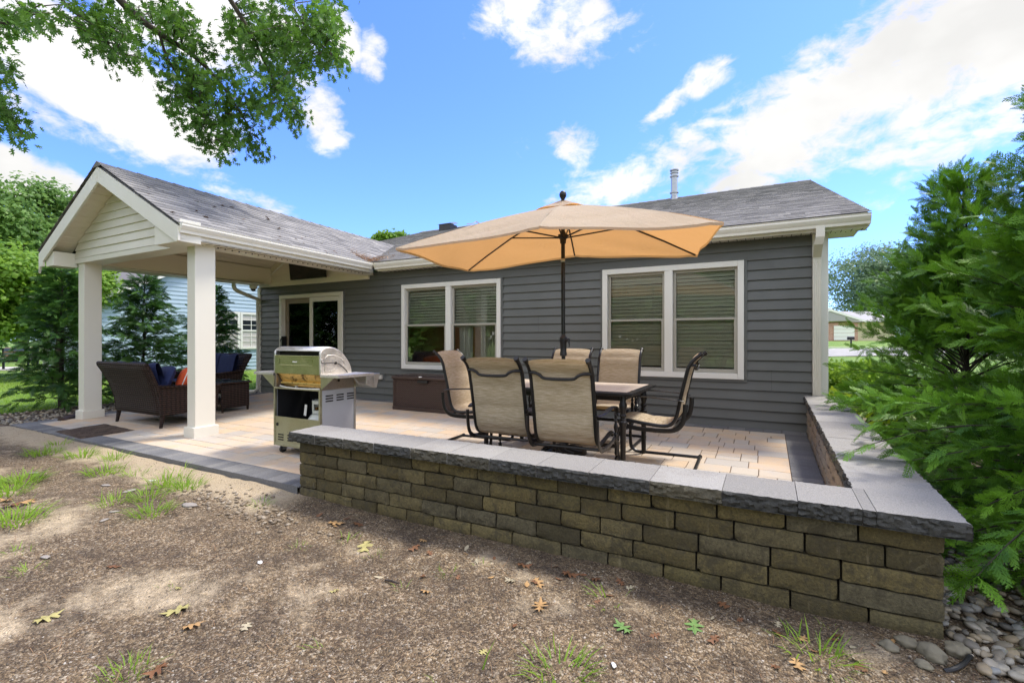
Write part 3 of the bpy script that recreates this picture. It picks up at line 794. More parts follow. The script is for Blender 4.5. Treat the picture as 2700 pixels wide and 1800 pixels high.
# windows
def frame4(mb, x0, x1, z0, z1, w, y0, y1, wb=None, wt=None):
    wb = wb or w; wt = wt or w
    mb.box(x0, x0+w, y0, y1, z0, z1); mb.box(x1-w, x1, y0, y1, z0, z1); mb.box(x0+w, x1-w, y0, y1, z0, z0+wb); mb.box(x0+w, x1-w, y0, y1, z1-wt, z1)
def double_window(w, label):
    x0, x1, z0, z1 = w
    mb = MB(); a, b, c, d = x0-GT+.003, x1+GT-.003, z0-GT+.003, z1+GT-.003
    frame4(mb, a, b, c, d, .075, YW-.045, YW+.10)
    xm = (x0+x1)/2; mb.box(xm-.055, xm+.055, YW-.042, YW+.10, c+.075, d-.075)
    win = mb.build('double_window', M['winframe'], house, smooth=0, bevel=.005); win['label'] = label
    zm = (z0+z1)/2+.02
    for (p, q) in ((a+.075, xm-.055), (xm+.055, b-.075)):
        m2 = MB(); frame4(m2, p+.002, q-.002, zm-.012, d-.077, .034, YW+.018, YW+.045, wb=.032); m2.build('sash', M['sash'], win, smooth=0, bevel=.003)
        m2 = MB(); frame4(m2, p+.002, q-.002, c+.077, zm+.018, .042, YW-.012, YW+.014, wb=.05, wt=.03); m2.build('sash', M['sash'], win, smooth=0, bevel=.003)
        m2 = MB(); m2.box(p+.034, q-.034, YW+.028, YW+.034, zm+.016, d-.11); m2.box(p+.042, q-.042, YW-.002, YW+.004, c+.125, zm-.012)
        m2.build('glass_pane', M['glass'], win, smooth=0)
    return win, a+.08, b-.08, c+.08, d-.08, xm
def blinds(win, x0, x1, z0, z1, pitch, ang, droop=0, seedv=0):
    mb = MB(); n = int((z1-z0)/pitch); w = .024
    for i in range(n):
        z = z1-.03-i*pitch; a = ang+random.uniform(-.05, .05)
        dy, dz = w*math.cos(a), w*math.sin(a)
        yc = YW+.075; s = random.uniform(-.004, .004)
        mb.quad((x0, yc-dy, z-dz), (x1, yc-dy, z-dz+s), (x1, yc+dy, z+dz+s), (x0, yc+dy, z+dz))
    mb.box(x0, x1, YW+.05, YW+.095, z1-.02, z1)
    return mb
win, a, b, c, d, xm = double_window(W1, 'double window above the brown deck box with white curtain showing inside')
for (p, q) in ((a, xm-.06), (xm+.06, b)):
    blinds(win, p+.01, q-.01, c+(d-c)*.47, d, .05, 1.02).build('blind', M['blind'], win, smooth=0)
def curtain(x0, x1, z0, z1, Y):
    mb = MB(); n = 60; pts = []
    mb.grid(lambda u, v: (x0+(x1-x0)*u, Y+.022*math.sin(u*37+1.3*math.sin(v*3))+.01*math.sin(u*91), z0+(z1-z0)*v), n, 6); return mb
curtain(-4.78, -4.50, c, d, YW+.16).build('curtain', M['curtain'], win, smooth=60)
M['curtaing'] = simple('grey_curtain', (.40, .39, .33), .9)
curtain(-4.36, b, c, d, YW+.18).build('curtain', M['curtaing'], win, smooth=60)
win, a, b, c, d, xm = double_window(W2, 'double window at the right end with closed blinds')
for (p, q) in ((a, xm-.06), (xm+.06, b)):
    blinds(win, p+.01, q-.01, c+.02, d, .050, 1.22).build('blind', M['blind'], win, smooth=0)
# warm lit panes of a door on the far side of the room
t = NT('lit_panes'); t.bsdf.inputs['Emission Color'].default_value = (1, .45, .08, 1); t.bsdf.inputs['Emission Strength'].default_value = .35; M['lit'] = t.base((.5, .3, .1), .5)
for i in range(2):
    for k in range(2): mb = MB(); mb.box(-6.35+.17*i, -6.21+.17*i, 10.3, 10.32, 1.15-.36*k, 1.42-.36*k); mb.build('lit_door_pane', M['lit'], house, smooth=0)
for i in range(3): mb = MB(); mb.box(-5.2+.35*i, -5.12+.35*i, 10.3, 10.32, 1.05, 1.35); mb.build('lit_door_pane', M['lit'], house, smooth=0)
# sliding door
mb = MB(); a, b, c, d = DR[0]-GT+.003, DR[1]+GT-.003, .02, DR[3]+GT-.003
frame4(mb, a, b, c, d, .075, YW-.045, YW+.10, wb=.04)
door = mb.build('sliding_door', M['cream'], house, smooth=0, bevel=.005)
xm = (a+b)/2
M['doorshade'] = simple('shaded_door_panel', (.30, .235, .17), .5)  # shade on the recessed door panel is put into its colour
mb = MB(); frame4(mb, a+.075, xm+.02, c+.04, d-.078, .10, YW+.05, YW+.085, wb=.12); mb.build('door_panel', M['doorshade'], door, smooth=0, bevel=.004)
mb = MB(); frame4(mb, xm-.04, b-.078, c+.04, d-.078, .09, YW-.01, YW+.03, wb=.12); mb.build('door_panel', M['cream'], door, smooth=0, bevel=.004)
mb = MB(); mb.box(a+.175, xm-.08, YW+.064, YW+.07, c+.16, d-.178); mb.box(xm+.05, b-.168, YW+.006, YW+.012, c+.16, d-.168); mb.build('glass_pane', M['glass'], door, smooth=0)
mb = MB(); mb.tube([(a+.105, YW-.05, .93), (a+.105, YW-.085, .97), (a+.105, YW-.085, 1.13), (a+.105, YW-.05, 1.17)], .012); mb.box(a+.085, a+.125, YW-.052, YW+.05, .9, 1.2); mb.build('door_handle', M['blackmetal'], door)
# soffit, fascia, gutter
GYF, GYB, GZT = 6.46, 6.57, 2.515
mb = MB(); mb.box(-6.35, 1.0, GYB+.006, YW+.02, SOF-.012, SOF)
x = -6.3
mb.build('soffit', M['cream'], house, smooth=0)
mb = MB()
x = -6.25
while x < .98: mb.box(x, x+.006, GYB+.012, YW-.02, SOF-.018, SOF-.0125); mb.box(x+.05, x+.058, YW-.035, YW-.019, SOF-.02, SOF-.0125); x += .1
mb.build('soffit_vents', M['gap'], house, smooth=0)
def gutter_prof(): return [(0, .0), (.008, -.012), (.012, -.03), (.035, -.06), (.04, -.085), (.045, -.115), (.11, -.115), (.11, -.002), (.1, -.002), (.1, -.1), (.055, -.1), (.02, -.03), (.018, -.008), (.0, -.0)]
def gutter(mb, p0, p1, inward, zfix=None):
    """k-style trough along p0->p1; inward unit vector from face to fascia"""
    p0, p1, i = Vector(p0), Vector(p1), Vector(inward); pr_ = [(0, 0), (.006, -.016), (.004, -.03), (.018, -.062), (.036, -.082), (.04, -.112), (.112, -.112), (.112, 0), (.1, 0), (.1, -.1), (.05, -.1), (.016, -.01)]
    n = len(pr_); vs = [p+i*a+Vector((0, 0, b)) for p in (p0, p1) for a, b in pr_]
    mb.add(vs, [(k, (k+1) % n, n+(k+1) % n, n+k) for k in range(n)]+[tuple(range(7))+(7,), tuple(n+k for k in range(8))])
mb = MB(); gutter(mb, (-6.30, GYF, GZT), (1.0, GYF, GZT), (0, 1, 0)); mb.build('gutter', M['gutter'], house, smooth=25)
mb = MB(); mb.box(-6.3, .985, GYB+.008, GYB+.03, SOF-.03, GZT+.005)
# boxed return at the right end
mb.hexa([(.62, GYB, SOF-.016), (.93, GYB, SOF-.016), (.93, YW+.35, SOF-.016), (.62, YW+.35, SOF-.016), (.62, GYB, 2.5), (.985, GYB, 2.5), (.985, YW+.35, 2.6), (.62, YW+.35, 2.6)])
mb.build('fascia', M['cream'], house, smooth=0)
# downspout with elbow at right corner
mb = MB()
def rect_pipe(mb, pts, w, dpt):
    ring = lambda p: [(p[0]-w/2, p[1]-dpt/2, p[2]), (p[0]+w/2, p[1]-dpt/2, p[2]), (p[0]+w/2, p[1]+dpt/2, p[2]), (p[0]-w/2, p[1]+dpt/2, p[2])]
    R_ = [ring(p) for p in pts]; vs = [q for r_ in R_ for q in r_]; n = len(pts)
    mb.add(vs, [(i*4+k, i*4+(k+1) % 4, (i+1)*4+(k+1) % 4, (i+1)*4+k) for i in range(n-1) for k in range(4)]+[(3, 2, 1, 0), tuple(4*(n-1)+k for k in range(4))])
DX = .515
rect_pipe(mb, [(DX+.015, GYF+.06, GZT-.10), (DX+.015, GYF+.06, 2.30), (DX, GYF+.10, 2.22), (DX, YW-.07, 2.10), (DX, YW-.07, .35)], .088, .07)
for k in range(4): mb.box(DX-.034+.02*k, DX-.026+.02*k, YW-.110, YW-.10, .35, 2.07)
for k in range(4): mb.box(DX-.046, DX+.046, YW-.108, YW-.03, 2.02+.022*k, 2.028+.022*k)
mb.build('downspout', M['cream'], house, smooth=0, bevel=.006)
# roof as courses of random tabs
def shingle_roof(mb, P, Uv, Sv, Nv, Ls, slope_len, exp=.14, tab=(.16, .36), clip=None, thick=.012):
    """P origin at eave, Uv along eave (length Ls(s0,s1)), Sv up slope unit, Nv normal"""
    P, Uv, Sv, Nv = map(Vector, (P, Uv, Sv, Nv)); s = 0; k = 0
    while s < slope_len-1e-3:
        s2 = min(s+exp, slope_len); l0, l1 = Ls(s); u = l0-random.uniform(0, .2)
        while u < l1:
            u2 = min(u+random.uniform(*tab), l1); ua = max(u, l0); t_ = thick*(.62 if random.random() < .6 else .5); mb.cr = min(1, max(0, random.gauss(.45, .26)))
            a = P+Uv*ua+Sv*s; b = P+Uv*u2+Sv*s; c = P+Uv*u2+Sv*s2; d = P+Uv*ua+Sv*s2
            mb.add([a, b, a+Nv*t_, b+Nv*t_, c+Nv*.001, d+Nv*.001], [(0, 1, 3, 2), (2, 3, 4, 5), (0, 2, 5), (1, 4, 3)])
            u = u2
        s = s2; k += 1
RS = .334; RDG = YW+8.05; EY = 6.475
rl = math.hypot(1, RS); Sv = Vector((0, 1/rl, RS/rl)); Nv = Vector((0, -RS/rl, 1/rl)); RLEN = (RDG-EY)*rl
EZ = GZT+.012
RX0, RX1 = -11.9, 1.0
def ls_main(s): return (RX0 if s > .45 else -6.6, RX1)
mb = MB(); shingle_roof(mb, (0, EY, EZ), (1, 0, 0), Sv, Nv, ls_main, RLEN, .142, (.14, .34), thick=.015)
mb.build('roof_shingles', M['shingle'], house, smooth=0, rnd=True, fix=False)
mb = MB(); rz = EZ+RS*(RDG-EY)
prof = [(EY+.02, EZ-.012), (RDG, rz-.02), (2*RDG-EY, EZ-.02), (2*RDG-EY, EZ-.14), (RDG, rz-.16), (YW-.06, EZ-.06), (EY+.12, EZ-.05)]
mb.prism([(-6.5, y, z) for y, z in prof], (RX1+6.5-.012, 0, 0)); prof2 = [(YW+.05, EZ+RS*(YW+.05-EY)-.012)]+prof[1:5]+[(YW+.05, EZ+RS*(YW+.05-EY)-.12)]; mb.prism([(RX0, y, z) for y, z in prof2], (-6.502-RX0, 0, 0)); mb.build('roof_deck', M['cream'], house, smooth=0)
mb = MB(); mb.cr = .4
mb.add([(RX0, RDG, rz), (RX1, RDG, rz), (RX1, 2*RDG-EY, EZ), (RX0, 2*RDG-EY, EZ)], [(0, 1, 2, 3)])
x = RX0
while x < RX1-.02:
    x2 = min(x+.28, RX1); mb.cr = random.uniform(.1, .5)
    mb.add([(x, RDG-.15, rz-.15*RS+.022), (x2, RDG-.15, rz-.15*RS+.014), (x2, RDG, rz+.02), (x, RDG, rz+.03), (x, RDG+.15, rz-.15*RS+.02), (x2, RDG+.15, rz-.15*RS+.014), (x, RDG-.15, rz-.15*RS), (x2, RDG-.15, rz-.15*RS)], [(0, 1, 2, 3), (3, 2, 5, 4), (6, 7, 1, 0)]); x = x2
mb.build('ridge_cap', M['shingle'], house, smooth=0, rnd=True)
def roof_at(px_, py_):      # pixel on the roof plane
    d = ray(px_, py_); t_ = ((EZ-RS*EY)-HCAM)/(d.z-RS*d.y); return Vector((0, 0, HCAM))+d*t_
# vent pipe
vp = Vector((-2.42, RDG-.25, rz-.08))
mb = MB(); mb.lathe([(.092, -.1), (.092, .62)], vp, 20); mb.build('vent_pipe', M['galv'], house)
vpo = [o for o in house.children if o.name == 'vent_pipe'][0]
mb = MB(); mb.lathe([(.10, .62), (.125, .64), (.125, .66), (.09, .67), (.09, .72), (.12, .74), (.12, .755), (.085, .77), (.085, .80), (.125, .815), (.125, .845), (.02, .86)], vp, 20); mb.build('vent_cap', M['galv'], vpo)
mb = MB(); mb.lathe([(.14, -.12), (.10, .06), (.088, .075), (.088, .1)], vp, 20); mb.lathe([(.125, .16), (.125, .19), (.087, .2)], vp, 20); mb.build('flashing', M['galv'], vpo)
# box vent near the ridge
bv = Vector((-10.15, RDG-.75, rz-.25))
mb = MB(); mb.box(bv.x-.24, bv.x+.24, bv.y-.22, bv.y+.22, bv.z-.1, bv.z+.16)
o = mb.build('roof_vent', M['blackplastic'], house, smooth=0)
mb = MB(); mb.prism([(bv.x-.28, bv.y-.26, bv.z+.162), (bv.x+.28, bv.y-.26, bv.z+.162), (bv.x+.28, bv.y, bv.z+.25), (bv.x-.28, bv.y, bv.z+.25)], (0, .26, 0)); mb.build('vent_hood', M['galv'], o, smooth=0)
# outlet box and security camera on the house
mb = MB(); mb.box(-6.51, -6.34, YW-.03, YW-.015, .375, .48); o = mb.build('outlet_plate', M['siding'], house, bevel=.004)
mb = MB(); mb.box(-6.475, -6.375, YW-.085, YW-.031, .385, .465); mb.build('outlet_cover', simple('outlet_plastic', (.6, .57, .5), .4), o, bevel=.01)
# ------------------------------------------------------------------ covered porch on the left
porch = thing('gabled_porch', 'white gabled porch roof on square columns joined to the grey house', 'porch', (-7.8, 3.4, 0))
K, KM, YR = -.11, .014, 3.08
shear = lambda p: Vector((p.x+K*(p.y-YR), p.y, p.z+KM*(p.y-YR)))
AX, AZ = -7.96, 3.49; LX, LZ = -9.83, 2.47; RX, RZ = -6.02, 2.47
YB = 6.78
sr = (AZ-RZ)/(RX-AX); slf = (AZ-LZ)/(AX-LX)
def pbuild(mb, name, mat, parent=porch, sh=True, **kw):
    if sh: mb.xform(shear)
    return mb.build(name, mat, parent, **kw)
# roof shingles
mb = MB()
q = math.hypot(1, sr); SvR = Vector((-1/q, 0, sr/q)); NvR = Vector((sr/q, 0, 1/q))
def ls_p(s): return (0, 3.62+min(6.2, .62+s*1.45))
shingle_roof(mb, (RX+.03, YR-.03, RZ+.005), (0, 1, 0), SvR, NvR, ls_p, (RX+.03-AX)*q, .135, (.16, .34), thick=.013)
q2 = math.hypot(1, slf); SvL = Vector((1/q2, 0, slf/q2)); NvL = Vector((-slf/q2, 0, 1/q2))
shingle_roof(mb, (LX-.03, YR-.03, LZ+.005), (0, 1, 0), SvL, NvL, ls_p, (AX-LX+.03)*q2, .135, (.3, .5), thick=.013)
pbuild(mb, 'roof_shingles', M['shingle'], smooth=0, rnd=True, fix=False)
mb = MB(); y = YR-.03
while y < 10.6:
    mb.cr = random.uniform(.1, .6)
    mb.add([(AX-.14, y, AZ-.14*slf+.03), (AX-.14, y+.27, AZ-.14*slf+.022), (AX, y+.27, AZ+.024), (AX, y, AZ+.034), (AX+.14, y, AZ-.14*sr+.03), (AX+.14, y+.27, AZ-.14*sr+.022)], [(0, 1, 2, 3), (3, 2, 5, 4), (0, 3, 4)]); y += .25
pbuild(mb, 'ridge_cap', M['shingle'], smooth=0, rnd=True)
# deck (dark edge) between shingles and soffit
mb = MB()
mb.prism([(LX-.02, YR, LZ-.012), (AX, YR, AZ-.010), (RX+.02, YR, RZ-.012), (RX+.02, YR, RZ-.03), (AX, YR, AZ-.035), (LX-.02, YR, LZ-.03)], (0, 7.4, 0))
pbuild(mb, 'roof_deck', M['blackplastic'], smooth=0)
# rake boards
mb = MB(); RW = .185
dl = RW*q2; dr = RW*q
mb.prism([(AX, YR-.02, AZ-.036), (AX, YR-.02, AZ-.036-dl), (LX+.13, YR-.02, LZ-.02-dl+.13*slf), (LX+.13, YR-.02, LZ-.235), (LX+.02, YR-.02, LZ-.235), (LX-.02, YR-.02, LZ-.33), (LX-.02, YR-.02, LZ-.032)], (0, .03, 0))
pbuild(mb, 'rake_board', M['cream'], smooth=0, bevel=.004)
mb = MB()
mb.prism([(AX+.002, YR-.02, AZ-.036), (AX+.002, YR-.02, AZ-.036-dr), (RX-.02, YR-.02, RZ-.215), (RX+.02, YR-.02, RZ-.20), (RX+.02, YR-.02, RZ-.032)], (0, .03, 0))
pbuild(mb, 'rake_board', M['cream'], smooth=0, bevel=.004)
# columns
GYP = 3.36; BZ = 2.295
def column(x0, x1, y0, y1):
    mb = MB(); mb.box(x0, x1, y0, y1, pz(y0)-.02, BZ+.01); c = mb.build('column', M['cream'], porch, bevel=.006)
    mb = MB(); mb.box(x0-.028, x1+.028, y0-.028, y1+.028, pz(y0)-.02, pz(y0)+.125); mb.build('plinth', M['cream'], c, bevel=.006); return c
column(-9.385, -9.20, 3.375, 3.60); column(-6.405, -6.235, 3.375, 3.625)
# beams
mb = MB(); mb.box(-9.43, -6.215, GYP+.012, GYP+.26, BZ+.002, BZ+.16); mb.build('front_beam', M['cream'], porch, smooth=0, bevel=.005)
mb = MB(); mb.box(-9.43, -9.19, GYP+.262, YB, BZ-.002, BZ+.33); pbuild(mb, 'side_beam', M['soffit'], smooth=0, bevel=.005)
mb = MB(); mb.box(-6.42, -6.19, GYP+.262, YB, BZ-.002, BZ+.225); pbuild(mb, 'side_beam', M['cream'], smooth=0, bevel=.005)
# gable siding
zr = lambda x: (AZ-slf*(AX-x) if x < AX else AZ-sr*(x-AX))-.13
mb = MB(); zz = BZ+.075; lip = .02
mb.box(-9.42, -6.21, GYP-.012, GYP+.012, BZ, BZ+.072)
k = 0; e = .118
while zz < zr(AX)-.02:
    z2 = min(zz+e, zr(AX))
    xl = lambda z: max(-9.42, AX-(AZ-.13-z)/slf); xr = lambda z: min(-6.21, AX+(AZ-.13-z)/sr)
    mb.add([(xl(zz), GYP-lip, zz), (xr(zz), GYP-lip, zz), (xr(z2), GYP, z2), (xl(z2), GYP, z2), (xr(zz), GYP+.005, zz), (xl(zz), GYP+.005, zz)], [(0, 1, 2, 3), (5, 4, 1, 0)])
    zz = z2
mb.build('gable_siding', M['cream'], porch, smooth=0)
mb = MB(); mb.prism([(-9.42, GYP+.02, BZ+.1), (-6.21, GYP+.02, BZ+.1), (-6.21, GYP+.02, zr(-6.21)), (AX, GYP+.02, zr(AX)), (-9.42, GYP+.02, zr(-9.42))], (0, .05, 0)); mb.build('gable_back', M['soffit'], porch, smooth=0)
# rake soffit between rake board and gable, and eave return boxes
def soffit_plane(mb, x0, x1, y0, y1, off, n, axis='x'):
    pass
mb = MB(); n = 15
for i in range(n):
    xa = LX+.12+(AX-LX-.12)*i/n; xb = LX+.12+(AX-LX-.12)*(i+1)/n
    z = lambda x: AZ-slf*(AX-x)-.125
    mb.add([(xa, YR, z(xa)), (xb-.008, YR, z(xb-.008)), (xb-.008, GYP+.01, z(xb-.008)), (xa, GYP+.01, z(xa)), (xb-.006, YR, z(xb)+.012), (xb-.006, GYP+.01, z(xb)+.012), (xb, YR, z(xb)), (xb, GYP+.01, z(xb))], [(0, 1, 2, 3), (1, 4, 5, 2), (4, 6, 7, 5)])
for i in range(n):
    xa = AX+(RX-.1-AX)*i/n; xb = AX+(RX-.1-AX)*(i+1)/n; z = lambda x: AZ-sr*(x-AX)-.125
    mb.add([(xa, YR, z(xa)), (xb-.008, YR, z(xb)), (xb-.008, GYP+.01, z(xb)), (xa, GYP+.01, z(xa))], [(0, 1, 2, 3)])
mb.build('rake_soffit', M['soffit'], porch, smooth=0)
mb = MB(); mb.box(LX+.14, -9.425, YR+.015, GYP+.02, LZ-.235, LZ-.02); mb.box(LX+.02, -9.432, GYP+.022, YB-.2, LZ-.18, LZ-.16); mb.build('eave_return', M['cream'], porch, smooth=0, bevel=.004)
mb = MB(); mb.box(-6.58, RX-.01, YR+.015, GYP-.025, RZ-.2, RZ+.06); mb.build('eave_return', M['cream'], porch, smooth=0, bevel=.004)
# eave soffits along the sides
mb = MB(); mb.box(-6.205, RX+.0, GYP, YB-.25, RZ-.165, RZ-.15); pbuild(mb, 'eave_soffit', M['cream'], smooth=0)
mb = MB(); y = GYP+.1
while y < YB-.3: mb.box(-6.2, -6.188, y, y+.02, RZ-.18, RZ-.166); mb.box(-6.19, RX-.005, y+.03, y+.035, RZ-.169, RZ-.166); y += .1
pbuild(mb, 'soffit_vents', M['gap'], smooth=0)
# fascia + gutters
mb = MB(); mb.box(RX-.02, RX+.0, YR+.015, YB-.3, RZ-.165, RZ-.01); pbuild(mb, 'fascia', M['cream'], smooth=0)
GXP = -5.945
def sh3(x, y, z): return shear(Vector((x, y, z)))
mb = MB(); p0, p1 = sh3(GXP, YR+.0, 2.478), (-6.29, GYF+.0, GZT); gutter(mb, p0, p1, (-1, 0, 0)); mb.build('gutter', M['gutter'], porch, smooth=25)
mb = MB(); gutter(mb, sh3(LX-.13, YR+.05, 2.45), sh3(LX-.13, YB-.2, 2.45), (1, 0, 0)); mb.build('gutter', M['gutter'], porch, smooth=25)
# vaulted ceiling planks
mb = MB()
def ceil(x0, x1, zf, n):
    for i in range(n):
        xa = x0+(x1-x0)*i/n; xb = x0+(x1-x0)*(i+1)/n
        mb.add([(xa, GYP+.1, zf(xa)), (xb-.006, GYP+.1, zf(xb-.006)), (xb-.006, YB, zf(xb-.006)), (xa, YB, zf(xa)), (xb-.003, GYP+.1, zf(xb)+.014), (xb-.003, YB, zf(xb)+.014), (xb, GYP+.1, zf(xb)), (xb, YB, zf(xb))], [(0, 1, 2, 3), (1, 4, 5, 2), (4, 6, 7, 5)])
ceil(-9.30, AX, lambda x: AZ-slf*(AX-x)-.16, 14); ceil(AX, -6.3, lambda x: AZ-sr*(x-AX)-.16, 14)
pbuild(mb, 'ceiling', M['soffit'], smooth=0)
# back gable on the house wall: cream lap siding with frieze band
mb = MB(); GB = YW-.045; xL, xR = -10.0, -6.72; axw = AX+K*(GB-YR); azw = AZ+KM*3.7-.12
mb.box(xL, xR, GB-.012, GB+.026, 2.285, 2.385)
zz = 2.387; e = .125
while zz < azw-.03:
    z2 = min(zz+e, azw); xl = lambda z: max(-9.95, axw-(azw-z)/slf-.1); xr_ = lambda z: min(xR-.01, axw+(azw-z)/sr)
    mb.add([(xl(zz), GB-.014, zz), (xr_(zz), GB-.014, zz), (xr_(z2), GB, z2), (xl(z2), GB, z2), (xr_(zz), GB+.01, zz), (xl(zz), GB+.01, zz)], [(0, 1, 2, 3), (5, 4, 1, 0)]); zz = z2
mb.prism([(-9.95, GB+.012, 2.39), (xR-.01, GB+.012, 2.39), (axw, GB+.012, azw)], (0, .02, 0))
mb.build('back_gable_siding', M['soffit'], porch, smooth=0)
mb = MB(); mb.tube([(-9.66, GB-.02, 2.50), (axw, GB-.02, 2.50+slf*(axw+9.66))], .02, 4); mb.box(-9.67, -9.63, GB-.03, GB, 2.29, 2.5); mb.build('ceiling_trim', M['cream'], porch, smooth=0)
# downspout from the left gutter to the house corner
mb = MB(); mb.tube([(-9.93, 6.15, 2.34), (-9.93, 6.15, 2.26), (-9.935, 6.18, 2.20), (-9.95, 6.25, 2.16), (-10.0, 6.62, 2.06), (-10.03, 6.76, 2.03), (-10.07, 6.79, 1.95), (-10.07, 6.79, .05), (-10.12, 6.74, -.03), (-11.6, 5.6, -.10)], .042, 8, cap=True); mb.build('downspout', M['cream'], porch, smooth=50)
cmr = thing('security_camera', 'small white dome camera under the porch beam by the downspout', 'camera', (-9.80, 6.5, 2.28))
mb = MB(); mb.lathe([(.07, .012), (.075, 0), (.07, -.05), (.05, -.06)], (-9.80, 6.5, 2.28), 20); mb.build('housing', M['white'], cmr)
mb = MB(); mb.lathe([(.048, -.06), (.045, -.085), (.03, -.105), (.005, -.112)], (-9.80, 6.5, 2.28), 16); mb.build('lens_dome', M['screen'], cmr)
# television on the gable wall
tv = thing('television', 'black flat television hung on the cream gable wall under the porch roof', 'television', (-8.31, YW-.1, 2.55))
TT = .13
def tvp(x, y, z): return (x, YW-.20+y-(z-2.35)*TT*0+ (z-2.55)*-.10, z)
mb = MB(); x0, x1, z0, z1 = -8.80, -7.76, 2.37, 2.79
mb.hexa([tvp(x0, 0, z0), tvp(x1, 0, z0), tvp(x1, .05, z0), tvp(x0, .05, z0), tvp(x0, 0, z1), tvp(x1, 0, z1), tvp(x1, .05, z1), tvp(x0, .05, z1)]); mb.build('casing', M['blackplastic'], tv, smooth=0, bevel=.005)
mb = MB(); b = .014; mb.quad(tvp(x0+b, -.003, z0+b), tvp(x1-b, -.003, z0+b), tvp(x1-b, -.003, z1-b), tvp(x0+b, -.003, z1-b)); mb.build('screen', M['screen'], tv, smooth=0)
mb = MB(); mb.box(-8.6, -7.95, YW-.145, YW-.062, 2.4, 2.5); mb.build('wall_mount', M['blackplastic'], tv, smooth=0)
# ------------------------------------------------------------------ dining chairs (built once, copied)
def bez(pts, n=6):
    """Catmull-Rom through points"""
    P = [Vector(p) for p in pts]; out = []
    for i in range(len(P)-1):
        p0, p1, p2, p3 = P[max(i-1, 0)], P[i], P[i+1], P[min(i+2, len(P)-1)]
        for k in range(n):
            t_ = k/n; out.append(.5*((2*p1)+(p2-p0)*t_+(2*p0-5*p1+4*p2-p3)*t_*t_+(3*p1-p0-3*p2+p3)*t_**3))
    out.append(P[-1]); return out
CPROF = [(.27, .385), (.25, .412), (.18, .418), (.03, .40), (-.12, .388), (-.19, .40), (-.235, .445), (-.262, .53), (-.292, .68), (-.33, .84), (-.352, .92), (-.395, .99), (-.46, 1.045)]
def make_chair():
    t = thing('dining_chair', '', 'chair')
    hw = .245
    prof3 = lambda x, dz=0: bez([(x, a, b+dz) for a, b in CPROF], 5)
    for s in (-1, 1):
        mb = MB(); mb.tube(prof3(s*hw), .0165, 8); mb.tube([(s*hw, -.447, 1.034), (s*hw, -.468, 1.052)], .021, 8)
        mb.build('side_rail', M['blackmetal'], t, local=True)
    # padded sling with seams
    P = bez([(0, a, b) for a, b in CPROF[1:-1]]+[(0, -.44, 1.03)], 6); n = len(P)-1
    L = [0]
    for i in range(n): L.append(L[-1]+(P[i+1]-P[i]).length)
    seams = [.22, .50, .70, .885, 1.03]
    def nrm(i):
        d = P[min(i+1, n)]-P[max(i-1, 0)]; return Vector((0, d.z, -d.y)).normalized()
    def pt(u, i, side):
        x = (u-.5)*2*(hw-.006); s = L[i]
        puff = .014*(1-math.exp(-min(abs(s-q) for q in seams)/.03))*(1-(abs(u-.5)*2)**6)
        sag = -.012*(1-(2*u-1)**2)
        return Vector((x, P[i].y, P[i].z))+nrm(i)*(side*(.005+puff)+sag*(-1))
    mb = MB(); nu = 12
    for side in (1, -1):
        vs = [pt(u/nu, i, side) for u in range(nu+1) for i in range(n+1)]
        mb.add(vs, [(u*(n+1)+i, (u+1)*(n+1)+i, (u+1)*(n+1)+i+1, u*(n+1)+i+1) for u in range(nu) for i in range(n)])
    mb.build('sling', M['sling'], t, local=True, smooth=60)
    mb = MB(); z = .95
    mb.tube(bez([(-hw, -.372, .945), (-.19, -.395, .945), (-.15, -.402, .93), (-.10, -.402, .905), (.10, -.402, .905), (.15, -.402, .93), (.19, -.395, .945), (hw, -.372, .945)], 4), .0125, 8); mb.build('back_brace', M['blackmetal'], t, local=True)
    for s in (-1, 1):
        x = s*(hw+.035)
        # sprung base: upright, bend, runner
        mb = MB(); mb.tube(bez([(x, .20, .375), (x, .265, .33), (x, .275, .25), (x, .272, .12), (x, .255, .05), (x, .20, .018), (x, .10, .016), (x, -.40, .016)], 5), .0165, 8); mb.build('leg', M['blackmetal'], t, local=True)
        mb = MB(); mb.tube(bez([(x, -.33, .60), (x, -.325, .52), (x, -.30, .42), (x, -.23, .362), (x, -.10, .35), (x, .08, .355), (x, .20, .375)], 5), .021, 8, flat=.45, upv=(1, 0, 0)); mb.build('spring_band', M['blackmetal'], t, local=True)
        arm = MB(); xa = s*(hw+.05)
        arm.tube(bez([(s*(hw+.02), -.31, .625), (xa, -.20, .640), (xa, .02, .652), (xa, .16, .645), (xa, .225, .615), (xa, .235, .58), (xa, .22, .565)], 5), .023, 8, flat=.32); a = arm.build('armrest', M['blackmetal'], t, local=True)
        sp = MB(); sp.lathe([(.010, 0), (.014, .01), (.011, .03), (.017, .05), (.010, .065), (.014, .085), (.019, .11), (.014, .135), (.010, .15), (.017, .165), (.010, .18), (.013, .2), (.01, .215)], (xa-s*.008, .222, .355), 10); sp.build('arm_spindle', M['blackmetal'], a, local=True)
    mb = MB(); mb.tube([(-hw-.05, -.405, .02), (hw+.05, -.405, .02)], .0165, 8); mb.tube([(-hw-.035, -.405, .02), (-hw-.06, -.405, .02)], .021, 8); mb.tube([(hw+.035, -.405, .02), (hw+.06, -.405, .02)], .021, 8); mb.build('rear_bar', M['blackmetal'], t, local=True)
    mb = MB(); mb.tube([(-hw-.03, .25, .30), (hw+.03, .25, .30)], .011, 8, flat=1.5); mb.build('crossbar', M['blackmetal'], t, local=True)
    mb = MB(); mb.tube([(-hw, .22, .40), (hw, .22, .40)], .012, 8); mb.build('crossbar', M['blackmetal'], t, local=True)
    mb = MB(); mb.tube([(-hw-.02, -.22, .362), (hw+.02, -.22, .362)], .012, 8); mb.build('crossbar', M['blackmetal'], t, local=True)
